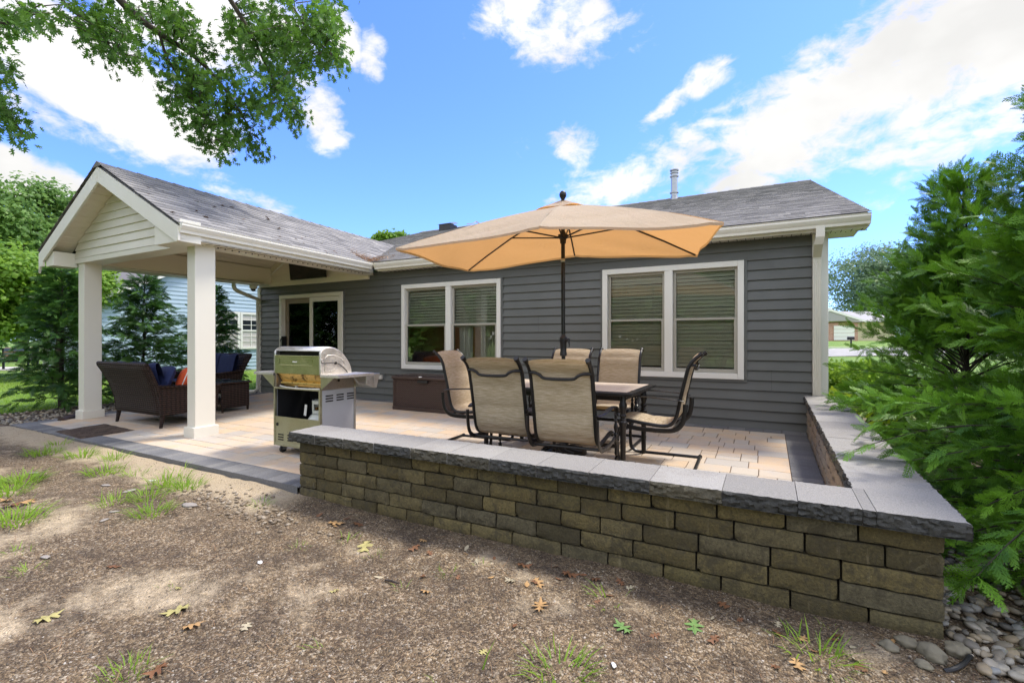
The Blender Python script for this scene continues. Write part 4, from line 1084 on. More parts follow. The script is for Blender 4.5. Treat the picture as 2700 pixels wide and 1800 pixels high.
    return t
chair0 = make_chair()
spots = [(-2.0, 3.78, R(2), 'tan sling chair with its back to the seat wall, the one nearer the grill'),
         (-1.40, 3.72, R(3), 'tan sling chair with its back to the seat wall, in front of the umbrella base'),
         (-2.16, 5.24, R(180), 'tan sling chair half hidden behind the umbrella pole, facing the seat wall'),
         (-1.56, 5.30, R(181), 'tan sling chair facing the seat wall, before the window with closed blinds'),
         (-2.85, 4.60, R(-87), 'tan sling chair at the table end by the brown deck box'),
         (-.985, 4.74, R(92), 'tan sling chair seen side-on at the right end of the table')]
for i, (x, y, rz_, lab) in enumerate(spots):
    o = chair0 if i == 0 else copy_tree(chair0)
    o.location = (x, y, pz(y)); o.rotation_euler = (-.018*math.cos(rz_)*-1*0, 0, rz_); o['label'] = lab; o['group'] = 'sling chairs around the dining table'
# ------------------------------------------------------------------ table
TX0, TX1, TY0, TY1 = -2.64, -1.03, 4.10, 5.10
tz = lambda y, h: pz(4.6)+h
tb = thing('dining_table', 'long outdoor table with tan slatted top and dark turned legs under the umbrella', 'table', ((TX0+TX1)/2, 4.6, pz(4.6)))
Z = pz(4.6)
mb = MB(); frame4t = [(TX0, TY0), (TX1, TY0), (TX1, TY1), (TX0, TY1)]
w = .055
def rimbar(a, b, c, d): mb.hexa([(*a, Z+.685), (*b, Z+.685), (*c, Z+.685), (*d, Z+.685), (*a, Z+.715), (*b, Z+.715), (*c, Z+.72), (*d, Z+.72)])
inn = [(TX0+w, TY0+w), (TX1-w, TY0+w), (TX1-w, TY1-w), (TX0+w, TY1-w)]
for k in range(4): rimbar(frame4t[k], frame4t[(k+1) % 4], inn[(k+1) % 4], inn[k])
mb.box(TX0+.1, TX1-.1, TY0+.09, TY0+.115, Z+.635, Z+.684); mb.box(TX0+.1, TX1-.1, TY1-.115, TY1-.09, Z+.635, Z+.684); mb.box(TX0+.09, TX0+.115, TY0+.09, TY1-.09, Z+.635, Z+.684); mb.box(TX1-.115, TX1-.09, TY0+.09, TY1-.09, Z+.635, Z+.684)
mb.build('table_frame', M['blackmetal'], tb, smooth=0, bevel=.006)
mb = MB(); y = TY0+w+.002
while y < TY1-w-.01:
    mb.box(TX0+w+.002, TX1-w-.002, y, min(y+.069, TY1-w-.002), Z+.69, Z+.717); y += .0745
mb.build('tabletop', M['tabletop'], tb, smooth=0, bevel=.003)
for x in (TX0+.1, TX1-.1):
    for y in (TY0+.1, TY1-.1):
        mb = MB(); h0 = pz(y)-Z
        mb.lathe([(.021, h0+.002), (.023, .03), (.026, .40), (.036, .43), (.038, .45), (.026, .465), (.03, .475), (.021, .485), (.030, .50), (.030, .51), (.022, .52), (.024, .54), (.034, .575), (.036, .60), (.026, .63), (.028, .685)], (x, y, Z), 16); mb.build('leg', M['blackmetal'], tb)
# ------------------------------------------------------------------ umbrella
UX, UY = -1.872, 4.65
UZ = pz(UY)
um = thing('patio_umbrella', 'tan market umbrella open over the dining table, glowing orange underneath', 'umbrella', (UX, UY, UZ))
top = Vector((UX-.01, UY, 2.53))
rim = [gz(1043.5, 655, 2.05), gz(1422, 596, 2.07), gz(1908.8, 584.5, 1.985), gz(1838.6, 671, 2.035), gz(1515.5, 672, 2.10), gz(1232.8, 712, 2.05)]
def ribpt(k, s):    # along the rib, slightly arched
    p = top.lerp(rim[k % 6], s); return p+Vector((0, 0, .035*math.sin(math.pi*s)))
mb = MB(); NU, NV = 14, 16
for k in range(6):
    def f(u, v):
        a, b = ribpt(k, .07+.93*u), ribpt(k+1, .07+.93*u); m = a.lerp(b, v)
        w_ = 4*v*(1-v)
        c = (top-m); c.z = 0
        inw = .035*w_*u*u
        m = m+c*inw/ max(.3, c.length)*.9 - Vector((0, 0, .028*w_*u*(1.2-u*.5)))
        ed = 1-min(1, min(v, 1-v)*6)
        m.z += .011*math.sin(u*17+k*2+v*7)*w_*(u**1.5) + .007*math.sin(v*46+u*8+k)*ed*u*u+.006*math.sin(v*9+u*31+k*4)*w_*u
        return m
    mb.grid(f, NU, NV)
    va = [f(1, j/NV) for j in range(NV+1)]
    mb.add(va+[p+Vector((0, 0, -.022)) for p in va], [(j, j+1, NV+2+j, NV+1+j) for j in range(NV)])
mb.build('canopy', M['canvas'], um, smooth=25)
mb = MB()           # vent cap over the opening
for k in range(6):
    def f(u, v):
        a = top.lerp(rim[k], .17*u); b = top.lerp(rim[(k+1) % 6], .17*u); m = a.lerp(b, v); lift = .045+.02*4*v*(1-v)*u-.03*u
        return Vector((m.x, m.y, m.z+lift+.006*math.sin(k*3+v*7)))
    mb.grid(f, 4, 8)
mb.build('vent_flap', M['canvas'], um, smooth=40)
mb = MB(); bot = Vector((UX, UY, UZ+.35)); mb.tube([bot, Vector((UX-.006, UY, 1.35)), Vector((UX-.01, UY, 2.56))], .0205, 16); mb.build('pole', M['blackmetal'], um)
mb = MB(); mb.lathe([(.006, 0), (.02, .002), (.018, .02), (.022, .03), (.034, .05), (.038, .07), (.034, .09), (.02, .106), (.003, .11)], (UX-.01, UY, 2.56), 16); mb.build('finial', M['blackmetal'], um)
mb = MB(); mb.lathe([(.022, -.07), (.03, -.065), (.034, -.02), (.052, -.01), (.052, .025), (.03, .03), (.028, .05), (.022, .055)], (UX-.008, UY, 2.19), 16); mb.build('hub', M['blackmetal'], um)
for k in range(6):
    mb = MB(); mb.tube([ribpt(k, s)-Vector((0, 0, .016)) for s in (.03, .25, .5, .75, .985)], .009, 6); rb = mb.build('rib', M['blackmetal'], um)
    mb = MB(); mb.tube([Vector((UX-.008, UY, 2.20))+(rim[k]-top).normalized()*.045, ribpt(k, .47)-Vector((0, 0, .02))], .008, 6); mb.build('strut', M['blackmetal'], rb)
mb = MB(); mb.lathe([(.024, 0), (.036, .005), (.036, .03), (.032, .05), (.035, .14), (.04, .15), (.04, .19), (.03, .2), (.024, .22)], (UX-.004, UY, .955), 16); cr = mb.build('crank_housing', M['blackplastic'], um)
mb = MB(); mb.tube([(UX+.03, UY-.01, 1.12), (UX+.065, UY-.02, 1.12)], .018, 10); mb.tube([(UX+.06, UY-.02, 1.12), (UX+.07, UY-.02, 1.08), (UX+.068, UY-.02, 1.05)], .009, 8); mb.build('crank_handle', M['blackplastic'], cr)
mb = MB(); mb.lathe([(.0215, 0), (.023, .004), (.023, .03), (.0215, .034)], (UX-.009, UY, 1.93), 16); mb.build('tilt_collar', M['galv'], um)
mb = MB(); s0 = ribpt(0, .52); mb.tube([s0+Vector((.02, .01, .002)), s0+Vector((-.005, -.01, .022)), s0+Vector((.0, -.05, -.004)), s0+Vector((-.01, -.10, -.022)), s0+Vector((-.03, -.14, -.030))], .009, 5, flat=.35); mb.build('tie_strap', M['canvas'], um)
bs = thing('umbrella_base', 'round black cast umbrella base under the table', 'umbrella base', (UX, UY, UZ))
mb = MB(); prof = [(.235, .0), (.24, .012), (.235, .03)]
for i in range(9):
    r0 = .225-i*.019; zz = .034+i*.0045; prof += [(r0, zz), (r0-.008, zz+.009), (r0-.015, zz+.002)]
prof += [(.05, .085), (.03, .09)]
mb.lathe(prof, (UX, UY, UZ), 40)
for k in range(12):
    a = k*math.pi/6; pts = [(UX+r_*math.cos(a+r_*4), UY+r_*math.sin(a+r_*4), UZ+.098-r_*.24) for r_ in (.07, .1, .14, .18, .215)]; mb.tube(pts, .008, 6)
mb.build('weighted_disc', M['blackmetal'], bs, smooth=50)
mb = MB(); mb.lathe([(.05, .08), (.045, .11), (.030, .13), (.028, .40), (.031, .405), (.031, .43), (.024, .435)], (UX, UY, UZ), 18); mb.build('stem', M['blackmetal'], bs)
mb = MB(); mb.tube([(UX+.025, UY, UZ+.33), (UX+.06, UY, UZ+.33)], .012, 8); mb.tube([(UX+.055, UY-.02, UZ+.33), (UX+.055, UY+.02, UZ+.33)], .01, 8); mb.build('clamp_knob', M['blackplastic'], bs)
# ------------------------------------------------------------------ grill
gx0, gx1, gy0, gy1 = -4.675, -3.96, 3.33, 3.79; gp_ = pz(3.55)
gr = thing('gas_grill', 'stainless gas grill on casters seen from its open back, beside the porch column', 'grill', (-4.32, 3.56, gp_))
mb = MB(); mb.box(gx0, gx0+.02, gy0, gy0+.03, .00, .62); mb.box(gx1-.02, gx1, gy0, gy0+.03, .00, .62); mb.box(gx0+.02, gx1-.02, gy0, gy0+.03, .605, .618); mb.box(gx0+.02, gx1-.02, gy0, gy0+.03, .0, .03)
mb.build('cabinet_frame', M['lowback'], gr, smooth=0, bevel=.003)
mb = MB(); mb.box(gx0+.02, gx1-.02, gy0+.006, gy0+.014, .03, .31); lb = mb.build('lower_back_panel', M['lowback'], gr, smooth=0)
for gxx in (gx0+.07, gx0+.22, gx0+.37, gx0+.52):
    for k in range(3): mb = MB(); mb.box(gxx, gxx+.085, gy0+.002, gy0+.0058, .06+.027*k, .072+.027*k); mb.build('vent_slot', M['gap'], lb, smooth=0)
mb = MB(); mb.lathe([(.018, 0), (.018, .004), (.001, .0045)], (gx0+.055, gy0+.0015, .225), 14, axis='y'); mb.build('hose_hole', M['gap'], lb, smooth=0)
mb = MB(); mb.box(gx0, gx0+.012, gy0+.031, gy1, .0, .61); mb.build('side_panel', M['greysteel'], gr, smooth=0)
mb = MB(); mb.box(gx1-.012, gx1, gy0+.031, gy1-.012, .0, .61); sp = mb.build('side_panel', M['greysteel'], gr, smooth=0, bevel=.003)
for g_ in range(3):
    for k in range(3):
        mb = MB()
        ya = gy0+.075+.14*g_; zz = .497+.027*k
        mb.prism([(gx1+.0015, ya+.012*math.cos(a)*.6+(.085 if math.cos(a) > 0 else 0), zz+.007*math.sin(a)) for a in [i*math.pi/5+.01 for i in range(10)]], (.0015, 0, 0)); mb.build('vent_slot', M['gap'], sp, smooth=0)
mb = MB(); mb.box(gx1-.03, gx1+.006, gy1-.011, gy1+.012, .0, .615); mb.box(gx0, gx1-.031, gy1-.011, gy1+.01, .0, .61); mb.build('front_doors', M['steel'], gr, smooth=0, bevel=.003)
mb = MB(); mb.box(gx0+.013, gx1-.013, gy0+.031, gy1-.012, .003, .018); mb.box(gx0+.013, gx0+.016, gy0+.04, gy1-.012, .02, .6); mb.box(gx0+.013, gx1-.013, gy1-.016, gy1-.013, .02, .6); mb.build('cabinet_liner', M['blackplastic'], gr, smooth=0)
# firebox
mb = MB(); mb.hexa([(gx0+.05, gy0+.10, .625), (gx1-.014, gy0+.10, .625), (gx1-.014, gy1-.06, .625), (gx0+.05, gy1-.06, .625), (gx0+.02, gy0+.035, .765), (gx1-.014, gy0+.035, .765), (gx1-.014, gy1-.01, .765), (gx0+.02, gy1-.01, .765)])
mb.box(gx0+.04, gx1-.03, gy0+.055, gy0+.09, .655, .675); mb.build('firebox', M['firebox'], gr, smooth=0, bevel=.004)
M['dull'] = m_steel('dull_steel', (.42, .36, .30), .42)
mb = MB(); mb.box(gx0, gx0+.013, gy0+.02, gy1-.01, .611, .765); mb.build('firebox_side', M['dull'], gr, smooth=0, bevel=.003)
mb = MB(); mb.box(gx1-.013, gx1+.0, gy0+.02, gy1-.01, .611, .765); fs_ = mb.build('firebox_side', M['dull'], gr, smooth=0, bevel=.003)
mb = MB(); mb.lathe([(.015, 0), (.015, .003), (.001, .0035)], (gx1+.0005, gy0+.24, .70), 14, axis='x'); mb.build('ignition_hole', M['gap'], fs_, smooth=0)
mb = MB(); mb.tube([(gx0+.07, gy0+.03, .632), (gx0+.2, gy0+.012, .622), (gx0+.35, gy0+.006, .618), (gx0+.52, gy0+.012, .619), (gx1-.03, gy0+.03, .624)], .010, 8); mb.box(gx0+.34, gx0+.365, gy0+.0, gy0+.02, .625, .648); mb.build('grease_tray', M['steel'], gr)
# hood: curved shell with side cheeks
LP = [(3.335, .77), (3.335, .965), (3.345, 1.005), (3.375, 1.035), (3.43, 1.048), (3.50, 1.042), (3.57, 1.015), (3.635, .968), (3.69, .905), (3.73, .84), (3.745, .77)]
mb = MB(); n = len(LP); 
lp_s = bez([(0, a, b) for a, b in LP[2:]], 3)
mb.add([(gx0+.02, p.y, p.z) for p in lp_s]+[(gx1-.02, p.y, p.z) for p in lp_s], [(i, i+1, len(lp_s)+i+1, len(lp_s)+i) for i in range(len(lp_s)-1)])
hood = mb.build('hood', M['steel'], gr, smooth=50, solid=.006)
lp2 = bez([(0, a, b) for a, b in LP], 3)
for x0, x1 in ((gx0-.004, gx0+.022), (gx1-.022, gx1+.006)):
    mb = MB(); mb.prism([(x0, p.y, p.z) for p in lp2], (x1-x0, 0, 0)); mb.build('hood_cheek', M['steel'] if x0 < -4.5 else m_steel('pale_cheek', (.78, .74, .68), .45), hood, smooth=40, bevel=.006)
mb = MB(); pn = [(3.385, .80), (3.385, .93), (3.42, .965), (3.50, .965), (3.58, .94), (3.63, .9), (3.65, .86), (3.60, .84), (3.54, .845), (3.52, .82), (3.45, .80)]
mb.tube([(gx1+.007, a, b) for a, b in pn+pn[:1]], .0025, 5); mb.lathe([(.016, 0), (.016, .006), (.008, .010), (.001, .011)], (gx1+.006, 3.352, .915), 12, axis='x'); mb.build('pressed_ridge', M['steel'], hood)
mb = MB(); mb.tube(bez([(gx1+.009, 3.34, .90), (gx1+.012, 3.37, .886), (gx1+.01, 3.44, .888), (gx1+.012, 3.53, .882), (gx1+.01, 3.60, .85), (gx1+.012, 3.66, .80), (gx1+.012, 3.68, .772)], 5), .004, 6); mb.lathe([(.014, -.002), (.014, .012), (.002, .014)], (gx1+.006, 3.52, .882), 10, axis='x'); mb.build('igniter_cable', M['blackplastic'], gr)
mb = MB(); mb.box(gx0+.022, gx1-.022, gy0+.06, gy0+.075, .955, 1.02); mb.build('hood_slot', M['gap'], gr, smooth=0)
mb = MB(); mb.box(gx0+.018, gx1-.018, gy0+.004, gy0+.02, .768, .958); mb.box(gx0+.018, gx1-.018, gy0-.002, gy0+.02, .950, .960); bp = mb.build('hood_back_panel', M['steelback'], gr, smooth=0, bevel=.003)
mb = MB(); fr_ = [(gx0+.09, .86), (gx1-.11, .86), (gx1-.11, .925), (gx0+.09, .925)]; mb.tube([(x, gy0+.003, z) for x, z in fr_+fr_[:1]], .003, 5)
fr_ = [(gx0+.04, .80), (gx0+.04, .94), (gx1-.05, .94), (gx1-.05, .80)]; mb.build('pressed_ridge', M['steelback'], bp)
mb = MB(); mb.box(gx0+.30, gx0+.37, gy0+.001, gy0+.004, .888, .900); mb.build('badge', M['paper'], bp, smooth=0)
for side, (x0, x1) in (('l', (gx0-.33, gx0-.006)), ('r', (gx1+.006, gx1+.27))):
    mb = MB(); zt_ = .775; mb.box(x0, x1, gy0-.005, gy1+.01, zt_-.008, zt_); mb.box(x0, x1, gy0-.005, gy0+.004, zt_-.03, zt_-.009); mb.box(x0 if side == 'l' else x1-.008, x0+.008 if side == 'l' else x1, gy0+.005, gy1+.01, zt_-.03, zt_-.009)
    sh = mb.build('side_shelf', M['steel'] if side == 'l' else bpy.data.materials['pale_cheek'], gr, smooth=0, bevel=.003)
    mb = MB(); xa, xb = (x1, x1-.19) if side == 'l' else (x0, x0+.18)
    mb.prism([(xa, gy0+.006, zt_-.032), (xb, gy0+.006, zt_-.032), (xa, gy0+.006, zt_-.16)], (0, .01, 0)); mb.build('shelf_bracket', M['lowback'], sh, smooth=0)
mb = MB(); mb.hexa([(gx1+.012, gy1+.02, .615), (gx1+.27, gy1+.02, .615), (gx1+.27, gy1+.05, .615), (gx1+.012, gy1+.05, .615), (gx1+.012, gy1-.0, .764), (gx1+.27, gy1-.0, .764), (gx1+.27, gy1+.10, .764), (gx1+.012, gy1+.10, .764)])
mb.hexa([(gx1+.255, gy1-.10, .66), (gx1+.27, gy1-.10, .66), (gx1+.27, gy1+.019, .62), (gx1+.255, gy1+.019, .62), (gx1+.255, gy1-.10, .742), (gx1+.27, gy1-.10, .742), (gx1+.27, gy1-.002, .742), (gx1+.255, gy1-.002, .742)])
mb.box(gx0-.05, gx1+.011, gy1+.013, gy1+.09, .615, .76); mb.build('control_panel', M['steel'], gr, smooth=0, bevel=.003)
mb = MB(); mb.tube([(gx1+.05, gy1-.10, .76), (gx1+.12, gy1-.06, .66), (gx1+.2, gy1-.02, .65)], .01, 6); mb.tube([(gx1+.09, gy1-.06, .67), (gx1+.26, gy1-.05, .68)], .008, 6); mb.build('burner_pipe', M['steel'], gr)
for x in (gx0+.075, gx1-.075):
    for y in (gy0+.07, gy1-.07):
        z0 = pz(y); mb = MB(); mb.lathe([(.012, -.016), (.032, -.016), (.036, -.012), (.036, .012), (.032, .016), (.012, .016)], (x, y-.012, z0+.036), 18, axis='x'); c_ = mb.build('caster', M['rubber'], gr)
        mb = MB(); mb.box(x-.022, x-.018, y-.03, y+.02, z0+.03, -.0); mb.box(x+.018, x+.022, y-.03, y+.02, z0+.03, -.0); mb.box(x-.03, x+.03, y-.03, y+.03, -.012, .0); mb.build('caster_fork', M['galv'], c_, smooth=0)
# propane tank standing in the cabinet
tk = thing('propane_tank', 'pale propane tank with open collar standing inside the grill cabinet', 'gas tank', (-4.165, 3.53, .018))
c0 = (-4.165, 3.53, .018)
mb = MB(); mb.lathe([(.11, 0), (.11, .03), (.13, .05), (.15, .09), (.152, .22), (.14, .275), (.11, .315), (.06, .34), (.02, .345)], c0, 28); mb.build('tank_body', M['tank'], tk, smooth=50)
mb = MB(); nseg = 26
for i in range(nseg):
    a0 = 2*math.pi*i/nseg; a1 = 2*math.pi*(i+1)/nseg
    front = -2.3 < (((a0+math.pi) % (2*math.pi))-math.pi) < -.75
    lo, hi = (.335, .47)
    for (za, zb) in (((lo, .37), (.435, hi)) if front and i % 6 not in (0,) else ((lo, hi),)):
        P4 = []
        for r_ in (.092, .097):
            for a_, z_ in ((a0, za), (a1, za), (a1, zb), (a0, zb)): P4.append((c0[0]+r_*math.cos(a_), c0[1]+r_*math.sin(a_), c0[2]+z_))
        mb.add(P4, [(0, 1, 2, 3), (7, 6, 5, 4), (0, 4, 5, 1), (2, 6, 7, 3), (1, 5, 6, 2), (3, 7, 4, 0)])
mb.build('collar', M['tank'], tk, smooth=40)
mb = MB(); mb.lathe([(.018, .34), (.018, .40), (.03, .405), (.03, .43), (.01, .435)], c0, 12); mb.tube([(c0[0], c0[1]-.02, c0[2]+.385), (c0[0], c0[1]-.075, c0[2]+.385)], .016, 8); mb.build('valve', simple('brass', (.30, .17, .06), .4, .8), tk)
mb = MB(); mb.quad((-4.31, 3.42, .33), (-4.25, 3.40, .33), (-4.27, 3.43, .44), (-4.33, 3.45, .44)); mb.build('hang_tag', M['paper'], tk, smooth=0, solid=.002)
# ------------------------------------------------------------------ deck box
def m_weave():
    t = NT('resin_weave'); p = t.obj(); s = t.n('ShaderNodeSeparateXYZ'); t.link(p, s.inputs[0])
    u = t.math('MULTIPLY', t.math('ADD', s.outputs[0], s.outputs[1]), 24.0); v = t.math('MULTIPLY', t.math('ADD', s.outputs[2], t.math('MULTIPLY', s.outputs[1], 1.0)), 28.0)
    zig = t.math('PINGPONG', u, .5); k = t.math('FRACT', t.math('ADD', v, t.math('MULTIPLY', zig, 1.6)))
    h = t.rng(t.math('ABSOLUTE', t.math('SUBTRACT', k, .5)), .08, .3)
    t.bump(h, .8, .012); return t.base(t.mix(h, (.012, .007, .005), (.085, .050, .039)), .5)
M['weave'] = m_weave()
BX0, BX1, BY0, BY1 = -5.47, -4.10, 6.03, 6.60; bz = pz(6.05)
db = thing('deck_box', 'brown woven-pattern resin deck box under the left double window', 'storage box', ((BX0+BX1)/2, 6.3, bz))
mb = MB(); mb.box(BX0+.03, BX1-.03, BY0+.03, BY1-.02, bz+.06, bz+.50); mb.build('box_body', M['weave'], db, smooth=0)
mb = MB(); mb.box(BX0+.01, BX1-.01, BY0+.012, BY1-.01, bz+.0, bz+.058)
for x in (BX0+.012, BX1-.052): mb.box(x, x+.04, BY0+.018, BY1-.012, bz+.059, bz+.50)
mb.build('base_trim', M['deckbox'], db, smooth=0, bevel=.006)
mb = MB(); mb.box(BX0-.005, BX1+.005, BY0-.005, BY1+.005, bz+.501, bz+.555); lid = mb.build('lid', M['deckbox'], db, smooth=30, bevel=.018)
mb = MB(); mb.box(BX0+.04, BX1-.04, BY0+.05, BY1-.04, bz+.5555, bz+.567); mb.build('lid_panel', M['weave'], lid, smooth=0, bevel=.004)
mb = MB(); xm = (BX0+BX1)/2-.04; mb.box(xm-.10, xm+.10, BY0-.012, BY0+.02, bz+.455, bz+.50); mb.build('latch_recess', M['blackplastic'], db, smooth=0, bevel=.006)
mb = MB(); mb.lathe([(.001, -.006), (.024, -.004), (.03, .002), (.024, .012), (.001, .016)], (xm-.04, BY0-.004, bz+.548), 14); mb.build('lock_disc', M['paper'], lid)
# ------------------------------------------------------------------ wicker seating
def wicker_seat(name, label, W, loc, rz_, cat):
    t = thing(name, label, cat, loc, rz_); D = .72; hb = .86; ha = .55; h = W/2
    mb = MB()     # back, raked, flared
    def bp(u, v): z = .17+(hb-.17)*v; y = -.02-.21*v**1.3+.03*math.sin(v*3.1); x = (u-.5)*2*(h+.06*v*v); return Vector((x, y, z))
    mb.grid(bp, 8, 10); mb.build('back_panel', M['wicker'], t, local=True, smooth=60, solid=.045)
    mb = MB(); mb.tube([bp(u/8, 1)+Vector((0, 0, .01)) for u in range(9)], .026, 8)
    for u in (0, 1): mb.tube([bp(u, v/8) for v in range(9)], .026, 8)
    mb.build('rim_braid', M['wicker'], t, local=True)
    for s in (-1, 1):
        mb = MB(); mb.prism([(s*(h-.03), -.02, .16), (s*(h-.03), D, .19), (s*(h-.03), D+.02, ha-.05), (s*(h-.03), -.10, ha)], (s*.05, 0, 0)); mb.build('side_panel', M['wicker'], t, local=True, smooth=0, bevel=.012)
        mb = MB(); mb.tube([(s*h, -.10, ha+.015), (s*(h+.015), .3, ha-.005), (s*h, D+.03, ha-.03), (s*h, D+.04, ha-.09)], [.045, .042, .04, .035], 10, flat=.55); mb.build('armrest', M['wicker'], t, local=True)
        for y in (.0, D-.05):
            mb = MB(); mb.tube([(s*(h-.01), y+(-.03 if y < .1 else .02), 0.0), (s*(h-.015), y, .20), (s*(h-.012), y-(.0), .30)], [.020, .033, .033], 8); mb.build('leg', M['wicker'], t, local=True)
    mb = MB(); mb.box(-h+.03, h-.03, .0, D, .17, .30); mb.build('seat_frame', M['wicker'], t, local=True, smooth=0, bevel=.01)
    n = 2 if W > .95 else 1; cw = (W-.10)/n
    for k in range(n):
        x0 = -h+.05+cw*k
        mb = MB(); mb.box(x0+.006, x0+cw-.006, .03, D+.01, .302, .43); mb.build('seat_cushion', M['navy'], t, local=True, smooth=40, bevel=.035)
        mb = MB(); z0, z1 = .43, .88
        def cu(u, v):
            a = math.pi*2*v; zz = (z0+z1)/2+(z1-z0)/2*math.copysign(abs(math.cos(a))**.45, math.cos(a)); yy = .07*math.copysign(abs(math.sin(a))**.6, math.sin(a))*(1-.5*(abs(2*u-1))**5)
            zz += .012*math.sin(u*9); return Vector((x0+.01+(cw-.02)*u, .06+yy-.30*(zz-z0)*.78, zz))
        mb.grid(cu, 10, 22); mb.build('back_cushion', M['navy'], t, local=True, smooth=60)
    return t
ls_y = 3.53
ls = wicker_seat('wicker_loveseat', 'brown wicker loveseat turned away from the camera between the porch columns', 1.22, (-7.88, ls_y, pz(ls_y)), 0, 'loveseat')
c2 = wicker_seat('wicker_loveseat', 'wicker loveseat with navy back cushions facing the camera beyond the coffee table', 1.12, (-9.36, 5.52, pz(5.5)), R(180), 'loveseat')
pl = thing('throw_pillow', 'orange throw pillow with white piping leaning in the loveseat', 'pillow', (-7.50, 3.92, .52))
def pillow(mb, c, w_, h_, th, rot):
    Rm = Matrix.Rotation(rot[2], 3, 'Z') @ Matrix.Rotation(rot[0], 3, 'X') @ Matrix.Rotation(rot[1], 3, 'Y')
    for s in (1, -1):
        def f(u, v):
            a, b = 2*u-1, 2*v-1; e = (1-abs(a)**3)*(1-abs(b)**3); k = 1-.08*(1-abs(a*b))*0
            return Vector(c)+Rm @ Vector((a*w_/2*(1-.06*b*b), s*th/2*max(0, e)**.55, b*h_/2*(1-.06*a*a)))
        mb.grid(f, 14, 14)
    return Rm
mb = MB(); rot = (R(-20), R(-8), R(-28)); Rm = pillow(mb, (-7.50, 3.90, .52), .44, .42, .17, rot); body = mb.build('pillow_body', M['orange'], pl, smooth=60)
mb = MB(); ring = [(-1, -1), (0, -1), (1, -1), (1, 0), (1, 1), (0, 1), (-1, 1), (-1, 0), (-1, -1)]
pp = []
for (a, b) in ring:
    pp.append(Vector((-7.50, 3.90, .52))+Rm @ Vector((a*.22*(1-.06*b*b), 0, b*.21*(1-.06*a*a))))
mb.tube(pp, .007, 6); mb.build('piping', M['paper'], body)
pl2 = thing('throw_pillow', 'navy throw pillow propped beside the orange pillow in the loveseat', 'pillow', (-7.62, 3.72, .55))
mb = MB(); pillow(mb, (-7.55, 3.66, .56), .42, .42, .16, (R(-24), 0, R(-6))); mb.build('pillow_body', M['navy'], pl2, smooth=60)
# coffee table
tx0, tx1, ty0, ty1 = -8.75, -7.70, 4.58, 5.04; cz = pz(4.8)
ct = thing('coffee_table', 'brown wicker coffee table with dark glass top between the two loveseats', 'table', ((tx0+tx1)/2, 4.81, cz))
mb = MB(); mb.box(tx0-.03, tx1+.03, ty0-.03, ty1+.03, cz+.455, cz+.485); tp = mb.build('top_frame', M['wicker'], ct, smooth=0, bevel=.012)
mb = MB(); mb.box(tx0+.03, tx1-.03, ty0+.02, ty1-.02, cz+.4855, cz+.492); mb.build('glass_top', M['tableglass'], tp, smooth=0)
for x in (tx0, tx1-.04):
    mb = MB(); mb.box(x, x+.04, ty0, ty1, cz+.07, cz+.454); mb.build('end_panel', M['wicker'], ct, smooth=0, bevel=.01)
    for y in (ty0+.02, ty1-.02):
        mb = MB(); mb.tube([(x+.02, y, cz), (x+.02, y, cz+.12)], [.017, .024], 8); mb.build('leg', M['wicker'], ct)
mb = MB(); mb.box(tx0+.041, tx1-.041, ty0+.02, ty1-.02, cz+.12, cz+.15); mb.build('lower_shelf', M['wicker'], ct, smooth=0)
tr = thing('dish', 'small dark dish lying on the glass coffee table', 'dish', (-8.05, 4.85, cz+.492))
mb = MB(); mb.lathe([(.03, 0.001), (.055, .012), (.06, .02), (.05, .016), (.01, .006)], (-8.05, 4.85, cz+.492), 18); mb.build('bowl', M['blackplastic'], tr)
# doormat
mb = MB(); P4 = [(-8.37, 2.76), (-7.48, 2.71), (-7.46, 3.28), (-8.40, 3.33)]
def mf(u, v):
    a = Vector(P4[0]).lerp(Vector(P4[1]), u); b = Vector(P4[3]).lerp(Vector(P4[2]), u); p = a.lerp(b, v); e = min(u, v, 1-u, 1-v)
    return Vector((p.x, p.y, pz(p.y)+(.012 if e > .001 else .001)+.002*math.sin(u*20+v*13)))
mb.grid(mf, 24, 16); tag(mb.build('doormat', M['mat'], smooth=60), 'dark brown doormat on the patio edge before the porch', 'doormat')
# drain spout lying by the column
mb = MB(); a, b = Vector((-9.36, 3.16, -.075)), Vector((-9.75, 3.62, -.03)); mb.tube([a, b], .05, 6, flat=.6); tag(mb.build('drain_spout', simple('brown_pipe', (.05, .03, .022), .5)), 'brown downspout extension lying beside the far porch column', 'drain pipe')
# ------------------------------------------------------------------ foliage templates
def fan(outline, z=None):
    o = np.array([(x, y, (z(x, y) if z else 0)) for x, y in outline]); c = np.array([[0, o[:, 1].mean(), (z(0, o[:, 1].mean()) if z else 0)]])
    V = np.vstack([c, o]); n = len(o); return V, np.array([(0, 1+i, 1+(i+1) % n) for i in range(n)])
OAKOUT = [(0, 0), (.05, .12), (.30, .10), (.12, .22), (.10, .30), (.46, .36), (.40, .46), (.13, .48), (.12, .56), (.36, .68), (.28, .76), (.10, .72), (.09, .80), (0, 1.0)]
OAKOUT = OAKOUT+[(-x, y) for x, y in OAKOUT[-2:0:-1]]
OAKV, OAKF = fan(OAKOUT, lambda x, y: -.35*abs(x)**1.5-.12*(y-.4)**2)
LEAFV, LEAFF = fan([(0, 0), (.28, .3), (.30, .55), (.14, .85), (0, 1), (-.14, .85), (-.30, .55), (-.28, .3)], lambda x, y: -.3*abs(x)-.15*(y-.4)**2)
QV = np.array([(0, 0, 0), (.33, .5, -.08), (0, 1, 0), (-.33, .5, -.08)], float); QF = np.array([(0, 1, 2), (0, 2, 3)])
